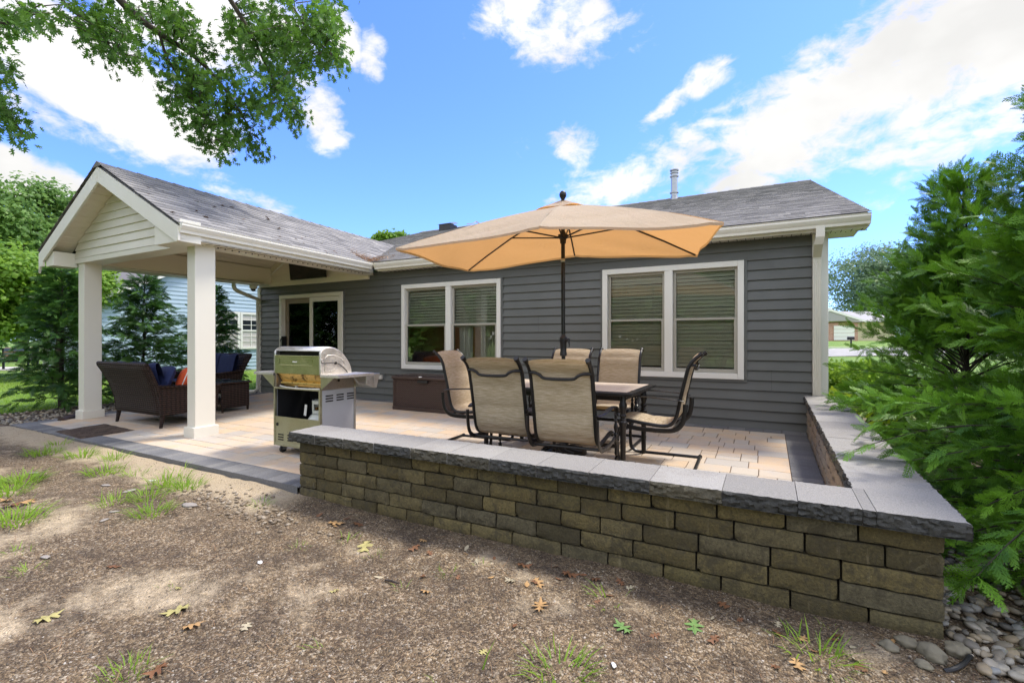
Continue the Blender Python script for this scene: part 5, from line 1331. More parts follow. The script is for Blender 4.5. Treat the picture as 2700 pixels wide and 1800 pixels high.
def spray_template(n=7, sub=2, w=.016, ang=.66, seed=3):
    """flat frond of alternate branchlets, length 1 along y"""
    r = np.random.default_rng(seed); V = []; F = []
    def blade(p, d, L, w0, w1):
        s = np.array([d[1], -d[0], 0]); o = len(V)
        V.extend([p-s*w0, p+s*w0, p+d*L+s*w1, p+d*L-s*w1]); F.extend([(o, o+1, o+2), (o, o+2, o+3)])
    y = np.array([0, 1., 0]); blade(np.zeros(3), y, 1.0, w*.8, w*.35)
    for i in range(n):
        for s in (-1, 1):
            t_ = .1+.85*(i+.5*(s > 0))/n; L = .30*(1-t_)**.7+.07; a = ang*(1-.25*t_)*s+r.normal()*.06
            d = np.array([math.sin(a), math.cos(a), r.normal()*.08]); p = np.array([0, t_, 0]); blade(p, d, L, w, w*.6)
            for j in range(sub):
                for q in (-1, 1):
                    u = .2+.7*(j+.5*(q > 0))/sub; b = a+q*.62+r.normal()*.08; l2 = L*.42*(1-u*.6); blade(p+d*L*u, np.array([math.sin(b), math.cos(b), r.normal()*.1]), l2, w*.85, w*.45)
    V = np.array(V); V[:, 2] -= .16*V[:, 1]**2+.25*V[:, 0]**2
    return V, np.array(F)
SPV, SPF = spray_template()
SPV2, SPF2 = spray_template(7, 1, .026, .75, 5)

def limb_mesh(paths, mat, name, parent, seg=6):
    mb = MB()
    for pts, r0, r1 in paths:
        n = len(pts); mb.tube(pts, [r0+(r1-r0)*i/(n-1) for i in range(n)], seg)
    return mb.build(name, mat, parent, smooth=60, fix=False)
def conifer(name, label, cat, base, h, rad, nb, mat, tmpl, sp=(.14, .26), step=.085, group=None, up=.25, droop=.35, trunk=.035, bare=.06, seed=0, shape=.75, dens=1., roll_=.35, lift=-.05, low=False, lean=(0, 0)):
    global rng
    r = np.random.default_rng(seed); base = Vector(base)
    t = thing(name, label, cat, base, 0, group)
    axis_ = lambda z: base+Vector((lean[0]*(z/h)**2, lean[1]*(z/h)**2, z))
    tp = [axis_(h*i/6)+Vector((r.normal()*.01, r.normal()*.01, 0)) for i in range(7)]
    limb_mesh([(tp, trunk, .006)], M['barkdark'], 'trunk', t, 8)
    P, Fd, S, paths = [], [], [], []; TV_ = []
    for i in range(nb):
        if low and i/nb > .7 and r.random() < .40: continue
        f = bare+(1-bare)*((i+r.random())/nb)**.92; z = f*h; L = rad*((1-f)**shape)*(.72+.45*r.random())+.10
        if f < .15: L *= .95
        brv = r.normal()*.22; az = i*2.399+r.normal()*.3; el = up*(1-.2*f)+f*.55+r.normal()*.1
        if low and f < .34: el = -.22+1.5*f+r.normal()*.12; L *= 1.05
        d0 = np.array([math.cos(az)*math.cos(el), math.sin(az)*math.cos(el), math.sin(el)])
        o = np.array(axis_(z)); pts = []
        n = max(3, int(L/step*dens)); kk = droop*(.7+.6*r.random())
        for k in range(n+1):
            s = k/n; p = o+d0*L*s+np.array([0, 0, -kk*L*s*s*.6])
            pts.append(p)
        paths.append(([Vector(p) for p in pts[::max(1, n//3)]], .007*(1-f)+.003, .0015))
        for k in range(1, n+1):
            s = k/n
            if s < (.34 if low else .15): continue
            dd = pts[k]-pts[k-1]; dd /= np.linalg.norm(dd)
            side = np.cross(dd, [0, 0, 1]); side /= np.linalg.norm(side)+1e-6
            for q in ((-1, 1, -1, 1) if low else (-1, 1)):
                a = .75*(1-s*.5)+r.normal()*.3
                if k == n: a = r.normal()*.3
                fd = dd*math.cos(a)+side*q*math.sin(a)+np.array([0, 0, r.normal()*.35+lift]); P.append(pts[k]+r.normal(size=3)*.012); Fd.append(fd); S.append((sp[0]+(sp[1]-sp[0])*r.random())*(1.1-.35*s)); TV_.append(brv)
                if low: Fd[-1] = Fd[-1]+r.normal(size=3)*.45+np.array([0, 0, .12])
    limb_mesh(paths, M['barkdark'], 'branches', t, 5)
    P, Fd, S = np.array(P), np.array(Fd), np.array(S); n = len(P)
    up_ = np.tile([0, 0, 1.], (n, 1))+r.normal(size=(n, 3))*roll_
    Rm = frames(Fd, up_, r.normal(size=n)*.35); V, F = scatter(tmpl[0], tmpl[1], P, Rm, S)
    rv = np.clip(.45+np.array(TV_)+r.normal(size=n)*.22, 0, 1); fastmesh('foliage', V, F, mat, np.repeat(rv, len(tmpl[1])), parent=t)
    return t
AV = (SPV, SPF); AV2 = (SPV2, SPF2)
ga = 'arborvitae row along the side wall'
kw = dict(roll_=.9, lift=.10, shape=.5, droop=.30, low=True, bare=.03)
conifer('arborvitae', 'nearest arborvitae, its low branches hanging over the side wall coping at the right edge', 'tree', (1.72, 3.75, -.2), 2.75, 1.2, 360, M['arbor'], AV, (.10, .19), .062, ga, seed=4, up=.55, trunk=.045, **kw)
conifer('arborvitae', 'middle arborvitae with its bare trunk showing, between the near one and the house corner', 'tree', (1.60, 5.85, -.2), 2.75, 1.02, 300, M['arbor'], AV, (.11, .20), .066, ga, seed=9, up=.55, trunk=.05, **kw)
conifer('arborvitae', 'farthest arborvitae of the right-hand row, beyond the large-leaved lime plant', 'tree', (2.15, 8.3, -.2), 2.5, .98, 220, M['arbor'], AV, (.14, .24), .08, ga, seed=14, up=.5, trunk=.05, **kw)
conifer('arborvitae', 'tall arborvitae crown rising at the upper right corner behind the nearest one', 'tree', (2.45, 5.0, -.2), 3.75, 1.15, 240, M['arbor'], AV, (.15, .28), .10, ga, seed=24, up=.4, trunk=.06, **kw)
# a low branch of the nearest arborvitae resting over the wall
def low_branch(tree, p0, p1, seed):
    r = np.random.default_rng(seed); p0, p1 = np.array(p0), np.array(p1); n = 9; P, Fd, S, pts = [], [], [], []
    for k in range(n+1):
        s = k/n; p = p0+(p1-p0)*s+np.array([0, 0, .10*math.sin(math.pi*s)]); pts.append(p)
    for k in range(2, n+1):
        dd = pts[k]-pts[k-1]; dd /= np.linalg.norm(dd); side = np.cross(dd, [0, 0, 1]); side /= np.linalg.norm(side)
        for q in (-1, 1, 0):
            a = .8*q+r.normal()*.15; P.append(pts[k]); Fd.append(dd*math.cos(a)+side*math.sin(a)+np.array([0, 0, r.normal()*.15])); S.append(.11+.07*r.random())
    limb_mesh([([Vector(p) for p in pts], .007, .002)], M['barkdark'], 'branches', tree, 5)
    P, Fd, S = map(np.array, (P, Fd, S)); m = len(P); Rm = frames(Fd, np.tile([0, 0, 1.], (m, 1))+r.normal(size=(m, 3))*.3); V, F = scatter(SPV, SPF, P, Rm, S)
    fastmesh('foliage', V, F, M['arbor'], np.repeat(np.clip(.5+r.normal(size=m)*.2, 0, 1), len(SPF)), parent=tree)
arb = [o for o in C.objects if o.name == 'arborvitae'][0]
low_branch(arb, (1.45, 3.60, .62), (.47, 3.62, .44), 1); low_branch(arb, (1.4, 3.3, .35), (.80, 2.78, .10), 2); low_branch(arb, (1.3, 3.7, .70), (.62, 4.1, .52), 3); low_branch(arb, (1.5, 3.1, .2), (.95, 2.55, -.02), 4)
g3 = 'dark conifers beyond the porch'
kw = dict(roll_=.6, lift=-.12, shape=.72, droop=.45)
conifer('young_conifer', 'dark conifer left of the far porch column, beside the stone bed', 'tree', (-11.3, 3.82, -.12), 2.5, .86, 165, M['hemlock'], AV2, (.17, .30), .09, g3, seed=31, up=.25, trunk=.05, **kw)
conifer('young_conifer', 'dark conifer between the porch columns, behind the loveseat', 'tree', (-11.35, 5.15, -.12), 2.5, 1.02, 165, M['hemlock'], AV2, (.17, .30), .09, g3, seed=32, up=.25, trunk=.05, **kw)
conifer('young_conifer', 'dark conifer right of the near porch column, before the blue house windows', 'tree', (-11.75, 6.75, -.12), 2.5, .85, 140, M['hemlock'], AV2, (.17, .30), .09, g3, seed=33, up=.25, trunk=.05, **kw)
# ------------------------------------------------------------------ broadleaf and pine trees
def crown_tree(name, label, center, rad, n, mat, ls=.3, nclump=40, base_z=-.15, group=None, seed=0, tmpl=(QV, QF), trunk=.18, cat='tree', spread=.34, bias=.6, limbs=True):
    r = np.random.default_rng(seed); c = np.array(center, float); rad = np.array(rad, float)
    bx, by = c[0]+r.normal()*.2, c[1]+r.normal()*.2
    t = thing(name, label, cat, (bx, by, base_z), 0, group)
    u = r.normal(size=(nclump, 3)); u /= np.linalg.norm(u, axis=1, keepdims=True); rr = r.random(nclump)**.45
    cl = c+u*rr[:, None]*rad*.82; cs = (.6+.7*r.random(nclump))*spread
    k = r.integers(0, nclump, n); d = r.normal(size=(n, 3)); d /= np.linalg.norm(d, axis=1, keepdims=True)
    P = cl[k]+d*(r.random(n)**.5)[:, None]*cs[k][:, None]*rad*np.array([1, 1, .8])
    up_ = d*.7+np.array([0, 0, bias])+r.normal(size=(n, 3))*.45
    fw = r.normal(size=(n, 3))+np.array([0, 0, -.3]); Rm = frames(np.cross(up_, fw), up_)
    V, F = scatter(tmpl[0], tmpl[1], P, Rm, ls*(.6+.8*r.random(n)))
    rv = np.clip(.5+r.normal(size=n)*.22+(r.random(nclump)[k]-.5)*.5, 0, 1)
    fastmesh('crown', V, F, mat, np.repeat(rv, len(tmpl[1])), parent=t)
    paths = []; b = Vector((bx, by, base_z)); top_ = Vector((c[0], c[1], c[2]+rad[2]*.5))
    paths.append(([b, b.lerp(top_, .35)+Vector((.05, .03, 0)), b.lerp(top_, .7), top_], trunk, trunk*.25))
    if limbs:
        for i in range(0, nclump, max(1, nclump//14)):
            e = Vector(cl[i]); s = b.lerp(top_, .35+.4*r.random()); paths.append(([s, s.lerp(e, .5)+Vector((0, 0, .1*rad[2])), e], trunk*.35, trunk*.06))
    limb_mesh(paths, M['bark'], 'trunk', t, 7)
    return t
def at(x, y, d):
    return FW*d+RT*((x-1350)/1264.07*d)+Vector((0, 0, HCAM+(896.36-y)/1264.07*d))
def pxr(rx, ry, d): return (rx/1264.07*d, rx/1264.07*d, ry/1264.07*d)
gl = 'trees beyond the left lawn'
T = [('leafy_tree', 'bright green bushy tree above the striped garden sofa', (-30, 770, 13.5), (160, 155), 20000, 'decid', .12, 90),
     ('pine_tree', 'tall loose pine against the clouds behind the bright bushy tree', (70, 600, 27), (170, 140), 16000, 'pine', .24, 110),
     ('leafy_tree', 'mid green tree just left of the porch roof edge', (215, 640, 30), (95, 130), 11000, 'decid', .24, 60),
     ('leafy_tree', 'deep green tree below the porch eave, behind the first conifer', (165, 765, 14.8), (125, 100), 18000, 'decid', .12, 80),
     ('leafy_tree', 'round tree showing between the two porch columns above the blue roof', (360, 720, 33), (130, 80), 9000, 'decid', .34, 40),
     ('leafy_tree', 'dark tree behind the blue house, seen past the near porch column', (600, 690, 38), (160, 110), 8000, 'deep', .40, 40),
     ('leafy_tree', 'lower bushes-like tree by the left frame edge beyond the sofa', (-90, 830, 24), (120, 120), 8000, 'deep', .25, 40),
     ('leafy_tree', 'broad tree standing beyond the lawn outside the picture on the sofa side', (-420, 740, 24), (190, 190), 9000, 'deep', .26, 60),
     ('leafy_tree', 'tall tree farther along the lawn edge outside the picture on the sofa side', (-900, 720, 26), (260, 230), 9000, 'deep', .30, 60),
     ('leafy_tree', 'distant tree crown peeping over the main roof left of the umbrella', (1020, 650, 45), (75, 50), 6000, 'decid', .36, 30)]
for i, (nm, lab, (x, y, d), (rx, ry), n, mt, ls_, nc) in enumerate(T):
    c = at(x, y, d); crown_tree(nm, lab, c, pxr(rx, ry, d), n, M[mt], ls_, nc, -.12, gl if i != len(T)-1 else None, 50+i, tmpl=(LEAFV*np.array([1.3, 1, 1]), LEAFF) if d < 16 else (QV, QF), trunk=.012*d*.8)
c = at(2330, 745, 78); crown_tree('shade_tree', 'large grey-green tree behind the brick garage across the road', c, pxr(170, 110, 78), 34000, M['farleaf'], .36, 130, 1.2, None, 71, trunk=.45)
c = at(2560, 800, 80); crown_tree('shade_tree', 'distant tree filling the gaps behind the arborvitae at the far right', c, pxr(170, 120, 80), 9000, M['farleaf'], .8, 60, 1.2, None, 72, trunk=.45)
# big trees behind the photographer: the window glass mirrors them
for i, (x, y, z, r_, lab) in enumerate([(-24, -3, 3.6, 4.6, 'wide leafy tree mirrored at the left of the sliding door glass, behind the photographer'), (-17, -9, 3.4, 4.8, 'wide leafy tree mirrored in the left double window glass, behind the photographer'), (-10, -11, 3.4, 4.6, 'wide leafy tree mirrored between the two double windows, behind the photographer'), (-3, -10.5, 3.4, 4.6, 'wide leafy tree mirrored in the right double window, behind the photographer')]):
    crown_tree('mirrored_tree', lab, (x, y, z), (r_, r_*.7, 3.9), 9000, M['deep'], .62, 55, -.15, 'trees behind the photographer', 80+i, trunk=.25)
# ------------------------------------------------------------------ overhanging oak
oak = thing('oak_tree', 'oak tree whose leafy limbs hang into the sky at the upper left', 'tree', tuple(at(-700, 1120, 4.6)))
OB = at(-700, 1120, 4.6)
def limb(pix): return [at(*p) for p in pix]
L1 = bez(limb([(-700, 200, 4.9), (-300, -330, 5.6), (60, -240, 6.3), (260, -60, 6.8), (345, 30, 7.1), (420, 88, 7.3), (500, 140, 7.5), (560, 195, 7.7), (610, 260, 7.9), (660, 340, 8.1)]), 4)
L2 = bez(limb([(-300, -330, 5.6), (150, -420, 6.2), (450, -260, 6.8), (570, -60, 7.2), (650, 70, 7.5), (700, 170, 7.8), (740, 270, 8.0)]), 4)
L3 = bez(limb([(450, -260, 6.8), (620, -150, 7.0), (740, -20, 7.2), (820, 90, 7.4), (880, 150, 7.6)]), 4)
L4 = bez(limb([(-700, 200, 4.9), (-300, 40, 5.6), (-100, 180, 6.2), (10, 290, 6.5), (60, 350, 6.6)]), 4)
L5 = bez(limb([(420, 88, 7.3), (440, 150, 7.4), (480, 220, 7.5), (520, 300, 7.6), (560, 380, 7.7)]), 4)
L6 = bez(limb([(-100, 180, 6.2), (-60, 60, 6.4), (20, 60, 6.5), (110, 10, 6.6)]), 4)
L7 = bez(limb([(60, -240, 6.3), (120, -80, 6.5), (180, 20, 6.7), (250, 70, 6.8), (300, 140, 6.9)]), 4)
trunk_pts = [OB, OB.lerp(at(-700, 200, 4.9), .5)+Vector((.05, 0, 0)), at(-700, 200, 4.9)]
limb_mesh([(trunk_pts, .24, .16)], M['bark'], 'trunk', oak, 12)
limb_mesh([(L1, .085, .012), (L2, .07, .010), (L3, .05, .010), (L4, .05, .008), (L5, .022, .006), (L6, .03, .006), (L7, .03, .006)], M['bark'], 'limbs', oak, 8)
CL = [(150, 35, 150, 45, 6.6, 260), (290, 80, 80, 70, 6.8, 240), (340, 135, 60, 30, 6.9, 110), (250, 110, 40, 30, 6.9, 50), (400, 40, 90, 55, 7.1, 230), (470, 90, 70, 60, 7.3, 220), (530, 150, 60, 60, 7.5, 180),
      (450, 190, 60, 60, 7.4, 150), (500, 260, 70, 60, 7.5, 200), (570, 250, 80, 60, 7.7, 220), (560, 330, 80, 60, 7.7, 240), (640, 220, 90, 60, 7.8, 240), (650, 310, 80, 60, 8.0, 240), (600, 380, 60, 40, 7.8, 140), (680, 400, 28, 34, 8.0, 70),
      (730, 270, 70, 50, 8.0, 200), (780, 300, 40, 40, 8.0, 80), (640, 60, 60, 60, 7.5, 190), (700, 130, 80, 60, 7.6, 280), (770, 60, 100, 70, 7.4, 420), (820, 120, 80, 55, 7.5, 320), (860, 60, 40, 50, 7.4, 130), (880, 165, 50, 28, 7.6, 120), (760, 190, 70, 40, 7.8, 200),
      (850, 0, 60, 40, 7.3, 120), (15, 60, 50, 40, 6.5, 90), (15, 170, 42, 30, 6.4, 70), (20, 285, 48, 45, 6.5, 140), (50, 345, 34, 28, 6.6, 60), (5, 90, 30, 20, 6.5, 40), (-420, -60, 140, 110, 5.4, 150), (-250, -260, 150, 110, 5.8, 170), (-120, -120, 120, 90, 6.1, 150), (-260, 70, 120, 80, 5.8, 130), (60, -200, 130, 90, 6.4, 170), (150, -380, 150, 100, 6.3, 170), (420, -250, 140, 90, 6.8, 170), (600, -150, 110, 70, 7.0, 150), (-560, 80, 120, 110, 5.1, 120)]
r = np.random.default_rng(77); P, Fd, RV, twigs = [], [], [], []
allb = [p for L in (L1, L2, L3, L4, L5, L6, L7) for p in L]
for (cx, cy, rx, ry, d, n) in CL:
    if not n: continue
    n = int(n*1.25); cc = at(cx, cy, d); nt_ = max(3, n//22); rvc = r.random()*.3-.15+(.22 if cx > 740 and cy < 200 else 0)
    for k in range(nt_):
        a = r.random()*6.28; q = r.random()**.5; dd = d+r.normal()*.45; tip = at(cx+rx*q*math.cos(a), cy+ry*q*math.sin(a)+6, dd)
        near_ = min(allb, key=lambda p: (p-tip).length)
        st = near_.lerp(tip, .15); mid = st.lerp(tip, .55)+Vector((r.normal()*.08, r.normal()*.08, .08))
        twigs.append(([st, mid, tip], .009, .0025))
        for j in range(n//nt_):
            s = r.random()**.6; p = (mid.lerp(tip, s) if s > .35 else st.lerp(mid, .4+s)) ; p = np.array(p)+r.normal(size=3)*.085
            P.append(p); Fd.append(np.array((tip-st).normalized())*.5+r.normal(size=3)*.6+np.array([0, 0, -.55])); RV.append(.42+rvc+r.normal()*.2)
limb_mesh(twigs, M['bark'], 'twigs', oak, 4)
P, Fd = np.array(P), np.array(Fd); n = len(P); up_ = np.tile([0, 0, .8], (n, 1))+r.normal(size=(n, 3))*.7
V, F = scatter(OAKV*np.array([1.05, 1, 1]), OAKF, P, frames(Fd, up_), .085+.045*r.random(n)); fastmesh('foliage', V, F, M['oak'], np.repeat(np.clip(RV, 0, 1), len(OAKF)), parent=oak)
# ------------------------------------------------------------------ plants past the house corner
def bush(name, label, c, rad, n, mat, ls_, tmpl, seed, cat='plant', flop=.2):
    r = np.random.default_rng(seed); c = np.array(c); t = thing(name, label, cat, (c[0], c[1], -.17))
    d = r.normal(size=(n, 3)); d[:, 2] = np.abs(d[:, 2]); d /= np.linalg.norm(d, axis=1, keepdims=True); q = r.random(n)**.33
    lump = 1+.18*np.sin(d[:, 0]*7+1)*np.sin(d[:, 1]*6+2)+.1*np.sin(d[:, 2]*11)
    P = c+d*q[:, None]*np.array(rad)*lump[:, None]; P[:, 2] = np.maximum(P[:, 2], -.15)
    Rm = frames(d+r.normal(size=(n, 3))*.5+np.array([0, 0, flop]), np.tile([0, 0, 1.], (n, 1))+d*.6+r.normal(size=(n, 3))*.25)
    V, F = scatter(tmpl[0], tmpl[1], P, Rm, ls_*(.6+.7*r.random(n))); fastmesh('leaves', V, F, mat, np.repeat(np.clip(.25+.55*q+r.normal(size=n)*.18, 0, 1), len(tmpl[1])), parent=t)
    st = MB()
    for k in range(9): a = k*.7; st.tube([(c[0]+.03*math.cos(a), c[1]+.03*math.sin(a), -.19), (c[0]+rad[0]*.5*math.cos(a), c[1]+rad[1]*.5*math.sin(a), c[2]+rad[2]*.35)], [.01, .004], 5)
    st.build('stems', M['bark'], t, smooth=0); return t
bush('hedge_shrub', 'rounded yellow-green shrub beyond the house corner before the road', (1.75, 12.6, .0), (.85, 1.4, .66), 6500, M['hedge'], .085, (LEAFV, LEAFF), 91)
bush('hosta_plant', 'chartreuse plant with large broad leaves at the house corner', (1.14, 8.3, -.12), (.30, .34, .38), 46, M['lime'], .26, (LEAFV*np.array([1.25, 1, 1.3]), LEAFF), 92, flop=.1)
bush('hosta_plant', 'small dark green leafy plant below the large chartreuse leaves', (1.02, 7.35, -.14), (.25, .3, .22), 60, M['hedge'], .12, (LEAFV, LEAFF), 93)
# ------------------------------------------------------------------ neighbouring blue house
nb = thing('blue_house', 'pale blue clapboard house with white trim beyond the conifers', 'house', (-20, 11.4, -.1))
NX = -18.4; NY0, NY1, NE = 7.14, 15.7, 2.42; NYM = (NY0+NY1)/2; NR = NE+.52*(NYM-NY0)
mb = MB(); e = .145; z = -.05
WINS = [(10.78, 11.52, .86, 2.14), (11.72, 12.46, .86, 2.14)]
while z < NR:
    z2 = min(z+e, NR); ya = lambda zz: NY0 if zz < NE else NY0+(zz-NE)/.52; yb = lambda zz: NY1 if zz < NE else NY1-(zz-NE)/.52
    mb.add([(NX+.02, ya(z), z), (NX+.02, yb(z), z), (NX, yb(z2), z2), (NX, ya(z2), z2), (NX, ya(z), z), (NX, yb(z), z)], [(0, 1, 2, 3), (4, 5, 1, 0)]); z = z2
mb.build('clapboard_gable', M['bluesiding'], nb, smooth=0)
mb = MB(); mb.prism([(NX-.01, NY0, -.2), (NX-.01, NY1, -.2), (NX-.01, NY1, NE), (NX-.01, NYM, NR), (NX-.01, NY0, NE)], (-4.2, 0, 0)); mb.build('walls', M['bluesiding'], nb, smooth=0)
mb = MB(); mb.box(NX-.02, NX+.03, NY0, NY1, -.25, -.06); mb.build('foundation', M['concrete'], nb, smooth=0)
mb = MB(); oh = .25
for s in (-1, 1):
    y0 = NYM+s*(NYM-NY0+.5); z0 = NE-.26; mb.prism([(NX+oh, NYM, NR+.16), (NX+oh, y0, z0+.16), (NX+oh, y0, z0-.04), (NX+oh, NYM, NR-.04)], (-.03, 0, 0))
mb.build('rake_board', M['white'], nb, smooth=0)
mb = MB()
for s in (-1, 1):
    y0 = NYM+s*(NYM-NY0+.5); z0 = NE-.26; mb.prism([(NX+oh-.031, NYM, NR+.17), (NX+oh-.031, y0, z0+.17), (NX+oh-.031, y0, z0+.05), (NX+oh-.031, NYM, NR+.05)], (-4.6, 0, 0))
mb.cr = .4; mb.build('roof', simple('neighbour_shingle', (.16, .15, .15), .9, var=.3, scale=8), nb, smooth=0)
mb = MB(); mb.prism([(NX-.4, NY0-.45, NE-.1), (NX-.4, NY0-1.1, NE-.3), (NX-.4, NY0-1.1, NE-.42), (NX-.4, NY0-.45, NE-.24)], (-1.6, 0, 0)); pr = mb.build('porch_roof', M['cream'], nb, smooth=0)
for x in (NX-1.0,):
    mb = MB(); mb.box(x-.07, x+.07, NY0-1.0, NY0-.88, -.15, NE-.6); mb.build('porch_post', M['white'], pr, smooth=0)
M['skyglass'] = simple('dark_pane', (.02, .025, .03), .06)
for (y0, y1, z0, z1) in WINS:
    mb = MB(); f_ = .09
    mb.box(NX+.022, NX+.07, y0-f_, y0, z0-f_, z1+f_); mb.box(NX+.022, NX+.07, y1, y1+f_, z0-f_, z1+f_); mb.box(NX+.022, NX+.07, y0, y1, z0-f_, z0); mb.box(NX+.022, NX+.07, y0, y1, z1, z1+f_); mb.box(NX+.022, NX+.06, y0, y1, (z0+z1)/2-.03, (z0+z1)/2+.03)
    w_ = mb.build('window', M['white'], nb, smooth=0)
    mb = MB(); ym = (y0+y1)/2; mb.box(NX+.035, NX+.048, ym-.012, ym+.012, z0, z1)
    for zz in (z0+.2, z0+.4, z0+.86, z0+1.06): mb.box(NX+.035, NX+.047, y0, y1, zz-.01, zz+.01)
    mb.build('muntins', M['white'], w_, smooth=0)
    mb = MB(); mb.box(NX+.024, NX+.034, y0, y1, (z0+z1)/2, z1); mb.build('glass_pane', M['skyglass'], w_, smooth=0)
    mb = MB(); mb.box(NX+.024, NX+.034, y0, y1, z0, (z0+z1)/2); bl_ = bpy.data.materials.get('pale_blind') or simple('pale_blind', (.55, .52, .50), .6); mb.build('blind', bl_, w_, smooth=0)
    mb = MB(); mb.box(NX+.0341, NX+.0349, y0, y1, z1-.22, z1); mb.build('blind', bl_, w_, smooth=0)
# garden sofa on a paved patch
Vs = [at(-90, 985, 18.6), at(64, 983, 18.6), at(60, 968, 21), at(-90, 968, 21)]
mb = MB(); mb.quad(*[(v.x, v.y, float(hg(v.x, v.y))+.02) for v in Vs]); struct(mb.build('paving', M['concrete'], smooth=0))
p = at(28, 975, 19.0); sz = float(hg(p.x, p.y))+.02
so = thing('garden_sofa', 'dark metal garden sofa with striped cushions by the left frame edge', 'sofa', (p.x, p.y, sz), R(90)+YAW-R(62))
mb = MB()
for sx in (-.55, .55):
    for sy in (0, .6): mb.box(sx-.03, sx+.03, sy-.03, sy+.03, 0, .55 if sy == 0 else .85)
    mb.box(sx-.03, sx+.03, -.03, .63, .55, .59)
mb.box(-.52, .52, 0, .6, .30, .35); mb.box(-.52, .52, .57, .63, .80, .85)
mb.build('frame', M['blackmetal'], so, local=True, smooth=0)
mb = MB(); mb.box(-.5, .5, 0, .5, .351, .46); mb.build('seat_cushion', M['stripe'], so, local=True, smooth=0, bevel=.04)
mb = MB(); mb.hexa([(-.5, .44, .45), (.5, .44, .45), (.5, .56, .45), (-.5, .56, .45), (-.5, .52, .88), (.5, .52, .88), (.5, .64, .88), (-.5, .64, .88)]); mb.build('back_cushion', M['stripe'], so, local=True, smooth=0, bevel=.04)
so.rotation_euler = (0, 0, YAW+R(18))
# ------------------------------------------------------------------ brick garage across the road
def fr(d, l, z): p = FW*d+RT*l; return (p.x, p.y, z)
gh = thing('brick_garage', 'cream gabled house with brick garage front and white door across the road', 'house', fr(62, 41, 1.15))
D0 = 60; l = lambda x: (x-1350)/1264.07*D0; zz = lambda y: HCAM+(896.36-y)/1264.07*D0
mb = MB(); mb.hexa([fr(D0, l(2120), .9), fr(D0, l(2262), .9), fr(D0+12, l(2262), .9), fr(D0+12, l(2120), .9), fr(D0, l(2120), zz(851)), fr(D0, l(2262), zz(851)), fr(D0+12, l(2262), zz(851)), fr(D0+12, l(2120), zz(851))]); mb.build('brick_wall', M['brick'], gh, smooth=0)
mb = MB(); mb.prism([fr(D0-.1, l(2110), zz(852)), fr(D0-.1, l(2268), zz(846)), fr(D0-.1, l(2180), zz(817))], tuple(FW*.3)); mb.build('cream_gable', M['yellowhouse'], gh, smooth=0)
mb = MB(); a, b, c_ = fr(D0-.6, l(2100), zz(850)), fr(D0-.6, l(2275), zz(846)), fr(D0-.6, l(2180), zz(814)); mb.prism([c_, b, (b[0], b[1], b[2]-.18), (c_[0], c_[1], c_[2]-.3), (a[0], a[1], a[2]-.18), a], tuple(FW*.12)); mb.build('gable_trim', M['white'], gh, smooth=0)
mb = MB(); mb.prism([fr(D0-.5, l(2100), zz(850)+.05), fr(D0-.5, l(2275), zz(846)+.05), fr(D0-.5, l(2180), zz(814)+.05)], tuple(FW*12)); mb.hexa([fr(D0+2, l(2180), zz(846)), fr(D0+2, l(2420), zz(846)), fr(D0+14, l(2420), zz(846)), fr(D0+14, l(2180), zz(846)), fr(D0+7, l(2170), zz(812)), fr(D0+7, l(2400), zz(812)), fr(D0+9, l(2400), zz(812)), fr(D0+9, l(2170), zz(812))]); mb.build('roof', simple('pale_shingle', (.36, .35, .35), .9, var=.12), gh, smooth=0)
mb = MB(); mb.hexa([fr(D0+3, l(2262), .9), fr(D0+3, l(2410), .9), fr(D0+13, l(2410), .9), fr(D0+13, l(2262), .9), fr(D0+3, l(2262), zz(847)), fr(D0+3, l(2410), zz(847)), fr(D0+13, l(2410), zz(847)), fr(D0+13, l(2262), zz(847))]); mb.build('side_wing', M['yellowhouse'], gh, smooth=0)
mb = MB()
for k in range(4): za = 1.12+(zz(858)-1.12)*k/4; zb = 1.12+(zz(858)-1.12)*(k+1)/4-.03; mb.hexa([fr(D0-.08, l(2198), za), fr(D0-.08, l(2252), za), fr(D0-.01, l(2252), za), fr(D0-.01, l(2198), za), fr(D0-.08, l(2198), zb), fr(D0-.08, l(2252), zb), fr(D0-.01, l(2252), zb), fr(D0-.01, l(2198), zb)])
mb.build('garage_door', M['white'], gh, smooth=0)
d = 41.6; mp_ = FW*d+RT*((2244-1350)/1264.07*d); mz = float(hg(mp_.x, mp_.y))
mx_ = thing('mailbox', 'dark mailbox on a post beside the road in front of the garage', 'mailbox', (mp_.x, mp_.y, mz))
mb = MB(); mb.box(mp_.x-.06, mp_.x+.06, mp_.y-.06, mp_.y+.06, mz-.1, mz+.72); mb.build('post', M['blackplastic'], mx_, smooth=0)
mb = MB(); pts = [(mp_.x-.28, mp_.y-.12+.24*0, 0)]
arch = [(-.12, .72), (.12, .72), (.12, .88), (.085, .96), (0, 1.0), (-.085, .96), (-.12, .88)]
mb.prism([(mp_.x-.28, mp_.y+a, mz+b) for a, b in arch], (.52, 0, 0)); mb.build('box', M['blackmetal'], mx_, smooth=0)
